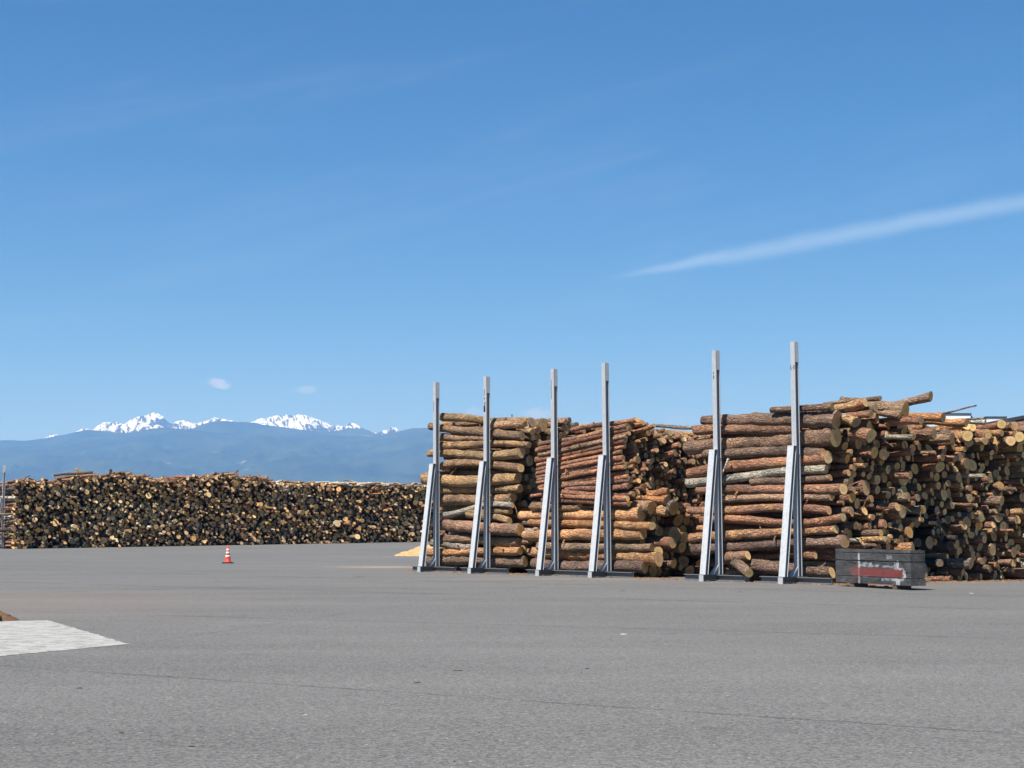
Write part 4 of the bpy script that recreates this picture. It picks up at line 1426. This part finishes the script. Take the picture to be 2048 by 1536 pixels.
def dust_material(name, a, b_, dark, sc_):
    m, t, b = material(name)
    o = t.obj()
    n = t.noise(o, sc_, 5, .75)
    n2 = t.noise(o, sc_ * 5, 3, .7)
    c = t.mix(t.ss(n, .35, .65), a, b_)
    c = t.mix(t.m('MULTIPLY', t.ss(n2, .55, .7), .6), c, dark)
    t.put(b.inputs['Base Color'], c)
    b.inputs['Roughness'].default_value = .95
    t.put(b.inputs['Normal'], t.bump(t.m('ADD', n, n2), .9, .05))
    return m


MAT['sawdust'] = dust_material('sawdust', (0.44, 0.27, 0.12), (0.56, 0.39, 0.20), (0.26, 0.135, 0.06), 3.5)
MAT['soil'] = dust_material('brown_soil', (0.15, 0.085, 0.05), (0.25, 0.15, 0.085), (0.06, 0.035, 0.022), 9)
sd = ground(858, 1112)
heap('sawdust_heap', 'pale yellow sawdust heap on the asphalt behind the first bookend post', 'sawdust', sd + Vector((0.15, 0, float(yard_z(sd.x, sd.y)))), 1.85, 1.3, 0.62, MAT['sawdust'], 21)
so = ground(-52, 1240)
heap('soil_heap', 'low brown soil heap at the corner of the white patch', 'soil', so, 0.66, 0.55, 0.20, MAT['soil'], 33, 70, 0.34)
# a bent piece of dark hose in the soil
mb = MB()
pts = [so + Vector((.12 + .06 * k, -.50 + .022 * math.sin(k * 1.1) + .012 * k, .05 + .018 * math.sin(k * .8))) for k in range(8)]
ringn = 8
for k, c in enumerate(pts):
    d = (pts[min(k + 1, 7)] - pts[max(k - 1, 0)]).normalized()
    sd_ = d.cross(UP).normalized()
    u_ = sd_.cross(d)
    mb.v += [c + (sd_ * math.cos(a) + u_ * math.sin(a)) * .042 for a in np.linspace(0, 2 * math.pi, ringn, endpoint=False)]
for k in range(7):
    for e in range(ringn):
        mb.f.append((k * ringn + e, k * ringn + (e + 1) % ringn, (k + 1) * ringn + (e + 1) % ringn, (k + 1) * ringn + e))
mb.f += [tuple(range(ringn - 1, -1, -1)), tuple(7 * ringn + e for e in range(ringn))]
hose = mb.build('hose', MAT['rubber'], smooth=True)
tag(hose, 'short dark hose lying in the brown soil heap', 'hose')


# ------------------------------------------------------------------ white patch and faint lines on the paving
def patch_material():
    m, t, b = material('rough_white_coating')
    o = t.obj()
    n = t.noise(o, 7, 5, .7)
    g = t.noise(t.v('MULTIPLY', o, (1.3, 1.9, 1)), 3.2, 5, .75, .6)
    gn = t.noise(o, 60, 3, .7)
    c = t.mix(t.ss(t.m('ADD', t.m('MULTIPLY', g, .6), t.m('MULTIPLY', gn, .4)), .38, .56), (.20, .197, .185), (.44, .432, .41))
    c = t.mix(t.m('MULTIPLY', t.ss(n, .56, .72), .45), c, (.32, .31, .29))
    t.put(b.inputs['Base Color'], c)
    b.inputs['Roughness'].default_value = .9
    t.put(b.inputs['Normal'], t.bump(t.m('ADD', gn, n), .8, .02))
    return m


MAT['white_patch'] = patch_material()
corners = [ground(95, 1241), ground(259, 1288.5), ground(-160, 1328), ground(-160, 1246)]
edge = []
for a, b in zip(corners, corners[1:] + corners[:1]):
    n = int((b - a).length / .05)
    d = (b - a).normalized()
    nn_ = Vector((-d.y, d.x, 0))
    for k in range(n):
        q = k / n
        edge.append(a.lerp(b, q) + nn_ * (random.gauss(0, .012) + .008 * math.sin(k * .37) + .006 * math.sin(k * .11)))
vv = [Vector((e.x, e.y, .004)) for e in reversed(edge)]
ff = [tuple(range(len(vv)))]
tag(link('painted_marking', mesh('painted_marking', vv, ff), MAT['white_patch']), 'large white coated patch with ragged edges on the asphalt', kind='structure')


def faded_paint():
    m, t, b = material('faded_line_paint')
    o = t.obj()
    n = t.noise(o, 9, 5, .75)
    t.put(b.inputs['Base Color'], (.50, .50, .49, 1))
    t.put(b.inputs['Alpha'], t.ss(n, .40, .62, 0, .85))
    b.inputs['Roughness'].default_value = .9
    return m


MAT['faded'] = faded_paint()
for (p, q, w) in (((1085, 1166), (1300, 1160), .07), ((602, 1127.5), (664, 1127), .12), ((560, 1132), (592, 1131.5), .12), ((690, 1115), (730, 1116), .14), ((745, 1123.5), (762, 1123.5), .14), ((670, 1133), (735, 1131), .10)):
    a, b = ground(*p), ground(*q)
    d = (b - a).normalized()
    nn_ = Vector((-d.y, d.x, 0)) * w / 2
    vs_ = [a - nn_, b - nn_, b + nn_, a + nn_]
    vs_ = [Vector((v.x, v.y, .004 + float(yard_z(v.x, v.y)))) for v in vs_]
    tag(link('painted_marking', mesh('painted_marking', vs_, [(0, 1, 2, 3)]), MAT['faded']), 'worn white line on the asphalt', kind='structure')

# ------------------------------------------------------------------ small litter
MAT['chip_pale'] = plain('pale_wood_chip', (.46, .42, .34), .9)
MAT['chip_dark'] = plain('dark_bark_strip', (.065, .048, .038), .9)


def chip(px, py, ln, w, h, rz, mat, name, lab, grp):
    g = ground(px, py)
    n = 5
    mb = MB()
    for k in range(n):
        q = k / (n - 1)
        x = (q - .5) * ln
        ww = w * (.35 + .65 * math.sin(math.pi * min(.95, max(.12, q)))) * random.uniform(.8, 1.2)
        y = .12 * ln * math.sin(q * 2.6 + px)
        zz_ = h * .3 * math.sin(q * 3)
        mb.v += [Vector((x, y - ww / 2, .001)), Vector((x, y + ww / 2, .001)), Vector((x, y + ww * .35, h + zz_)), Vector((x, y - ww * .35, h + zz_))]
    mb.f += [(3, 2, 1, 0), tuple(4 * (n - 1) + i for i in range(4))]
    for k in range(n - 1):
        for e in range(4):
            mb.f.append((4 * k + e, 4 * k + (e + 1) % 4, 4 * k + 4 + (e + 1) % 4, 4 * k + 4 + e))
    o = mb.build(name, mat, None, Vector((g.x, g.y, .0)))
    o.rotation_euler = (0, 0, rz)
    tag(o, lab, 'wood scrap', grp)


for (px, py, ln) in ((1247, 1269, .085), (611, 1430, .028), (1021, 1434, .018), (887, 1500, .018), (958, 1502, .014), (1034, 1509, .016), (1943, 1187, .09), (1126, 1483, .016)):
    chip(px, py, ln, ln * .30, ln * .10, random.uniform(-.2, .2), MAT['chip_pale'], 'wood_chip', 'small pale wood chip lying on the asphalt', 'pale chips on the asphalt')
for (px, py, ln) in ((915, 1342, .10), (834, 1366, .07), (1174, 1338, .04), (1163, 1345, .015), (159, 1377, .045), (243, 1467, .03), (384, 1494, .04), (958, 1466, .012), (718, 1154, .35), (1246, 1182, .12), (1480, 1184, .12), (909, 1524, .012)):
    chip(px, py, ln, ln * .10, .006, random.uniform(-.15, .35), MAT['chip_dark'], 'bark_strip', 'small dark strip of bark lying on the asphalt', 'bark strips on the asphalt')
# bark litter swept along the feet of the stacks
lit_v, lit_f = [], []
for k in range(1500):
    s_ = random.uniform(-.5, s3 + 2.2)
    u_ = random.gauss(0.15, .22)
    if k % 3 == 0:
        u_ = random.uniform(0, 7)
        s_ = s3 + .22 * u_ + abs(random.gauss(.1, .30))
    p = P(s_, u_, 0)
    ln, w, a = random.uniform(.03, .16), random.uniform(.01, .045), random.uniform(0, 6.28)
    d = Vector((math.cos(a), math.sin(a), 0)) * ln / 2
    e = Vector((-math.sin(a), math.cos(a), 0)) * w / 2
    h = random.uniform(.012, .035)
    b = len(lit_v)
    lit_v += [p - d - e, p + d - e, p + d + e, p - d + e, p - d * .7 + UP * h, p + d * .7 + UP * h * .7]
    lit_f += [tuple(b + i for i in f) for f in ((0, 1, 5, 4), (1, 2, 5), (2, 3, 4, 5), (3, 0, 4), (3, 2, 1, 0))]
MAT['litter'] = plain('bark_litter', (.20, .115, .065), .95, var=.6, scale=3)
tag(link('bark_litter', mesh('bark_litter', lit_v, lit_f), MAT['litter']), 'loose bark scraps along the feet of the stacks', 'bark litter', kind='stuff')

# ------------------------------------------------------------------ warehouse behind the third stack
DB = 92.0
bp = lambda px, py, y=DB: on_plane(px, py, Vector((0, y, 0)), Vector((0, 1, 0)))
wh = bpy.data.objects.new('warehouse', None)
COL.objects.link(wh)
w0 = bp(1850, 1060)
wh.location = (w0.x, DB, 0)
tag(wh, 'warehouse roof with two white roof vents showing above the logs', 'building')
MAT['roof'] = plain('dark_metal_roof', (.045, .048, .058), .6, var=.2, scale=.6)
MAT['wallw'] = plain('pale_cladding', (.55, .55, .53), .8, var=.1, scale=.4)
MAT['vent'] = plain('white_vent_panel', (.82, .84, .85), .6, var=.04, scale=.5)
MAT['frame'] = plain('dark_vent_frame', (.06, .065, .075), .6, var=.2)
xa, xb, xc = 0.0, bp(2230, 800).x - w0.x, 2 * (bp(2230, 800).x - w0.x)
ze = bp(1850, 871).z
zr = bp(2230, 798).z
DW = 18.0
mb = MB()
mb.extrude([(xa + .4, .35, 0), (xc - .4, .35, 0), (xc - .4, .35, ze - .2), (xb, .35, zr - .2), (xa + .4, .35, ze - .2)], (0, 0, 0), (0, DW - .7, 0))
mb.build('wall', MAT['wallw'], wh)
for (x0, z0, x1, z1) in ((xa, ze, xb - .01, zr), (xb + .01, zr, xc, ze)):
    mb = MB()
    mb.extrude([(x0, 0, z0 - .16), (x1, 0, z1 - .16), (x1, 0, z1 + .06), (x0, 0, z0 + .06)], (0, 0, 0), (0, DW, 0))
    mb.build('roof', MAT['roof'], wh)
for (xl_, xr_, yt) in ((1884, 1941, 827), (1973, 2012, 833.5)):
    A_, B_ = bp(xl_, yt, DB + 1), bp(xr_, yt, DB + 1)
    x0, x1, zt = A_.x - w0.x, B_.x - w0.x, A_.z
    mb = MB()
    mb.box((x0, 1.0, ze + .1), (x1, 15, zt - .06))
    v_ = mb.build('roof_vent', MAT['vent'], wh)
    MB().box((x0 - .05, .95, zt - .058), (x1 + .05, 15.05, zt + .02)).build('vent_cap', MAT['frame'], v_)
    mb = MB()
    mb.extrude([(x1 + .003, .98, zt - .06), (x1 + .003, .98, zt - .5), (x1 + .34, .98, zt - .5)], (0, 0, 0), (0, 14, 0))
    mb.build('vent_side', MAT['frame'], v_)
print('near logs', len(NEAR), 'far', len(FAR), 'single', len(single), 'min hits', hits[single[-1]], 'never seen', int((hits == 0).sum()))
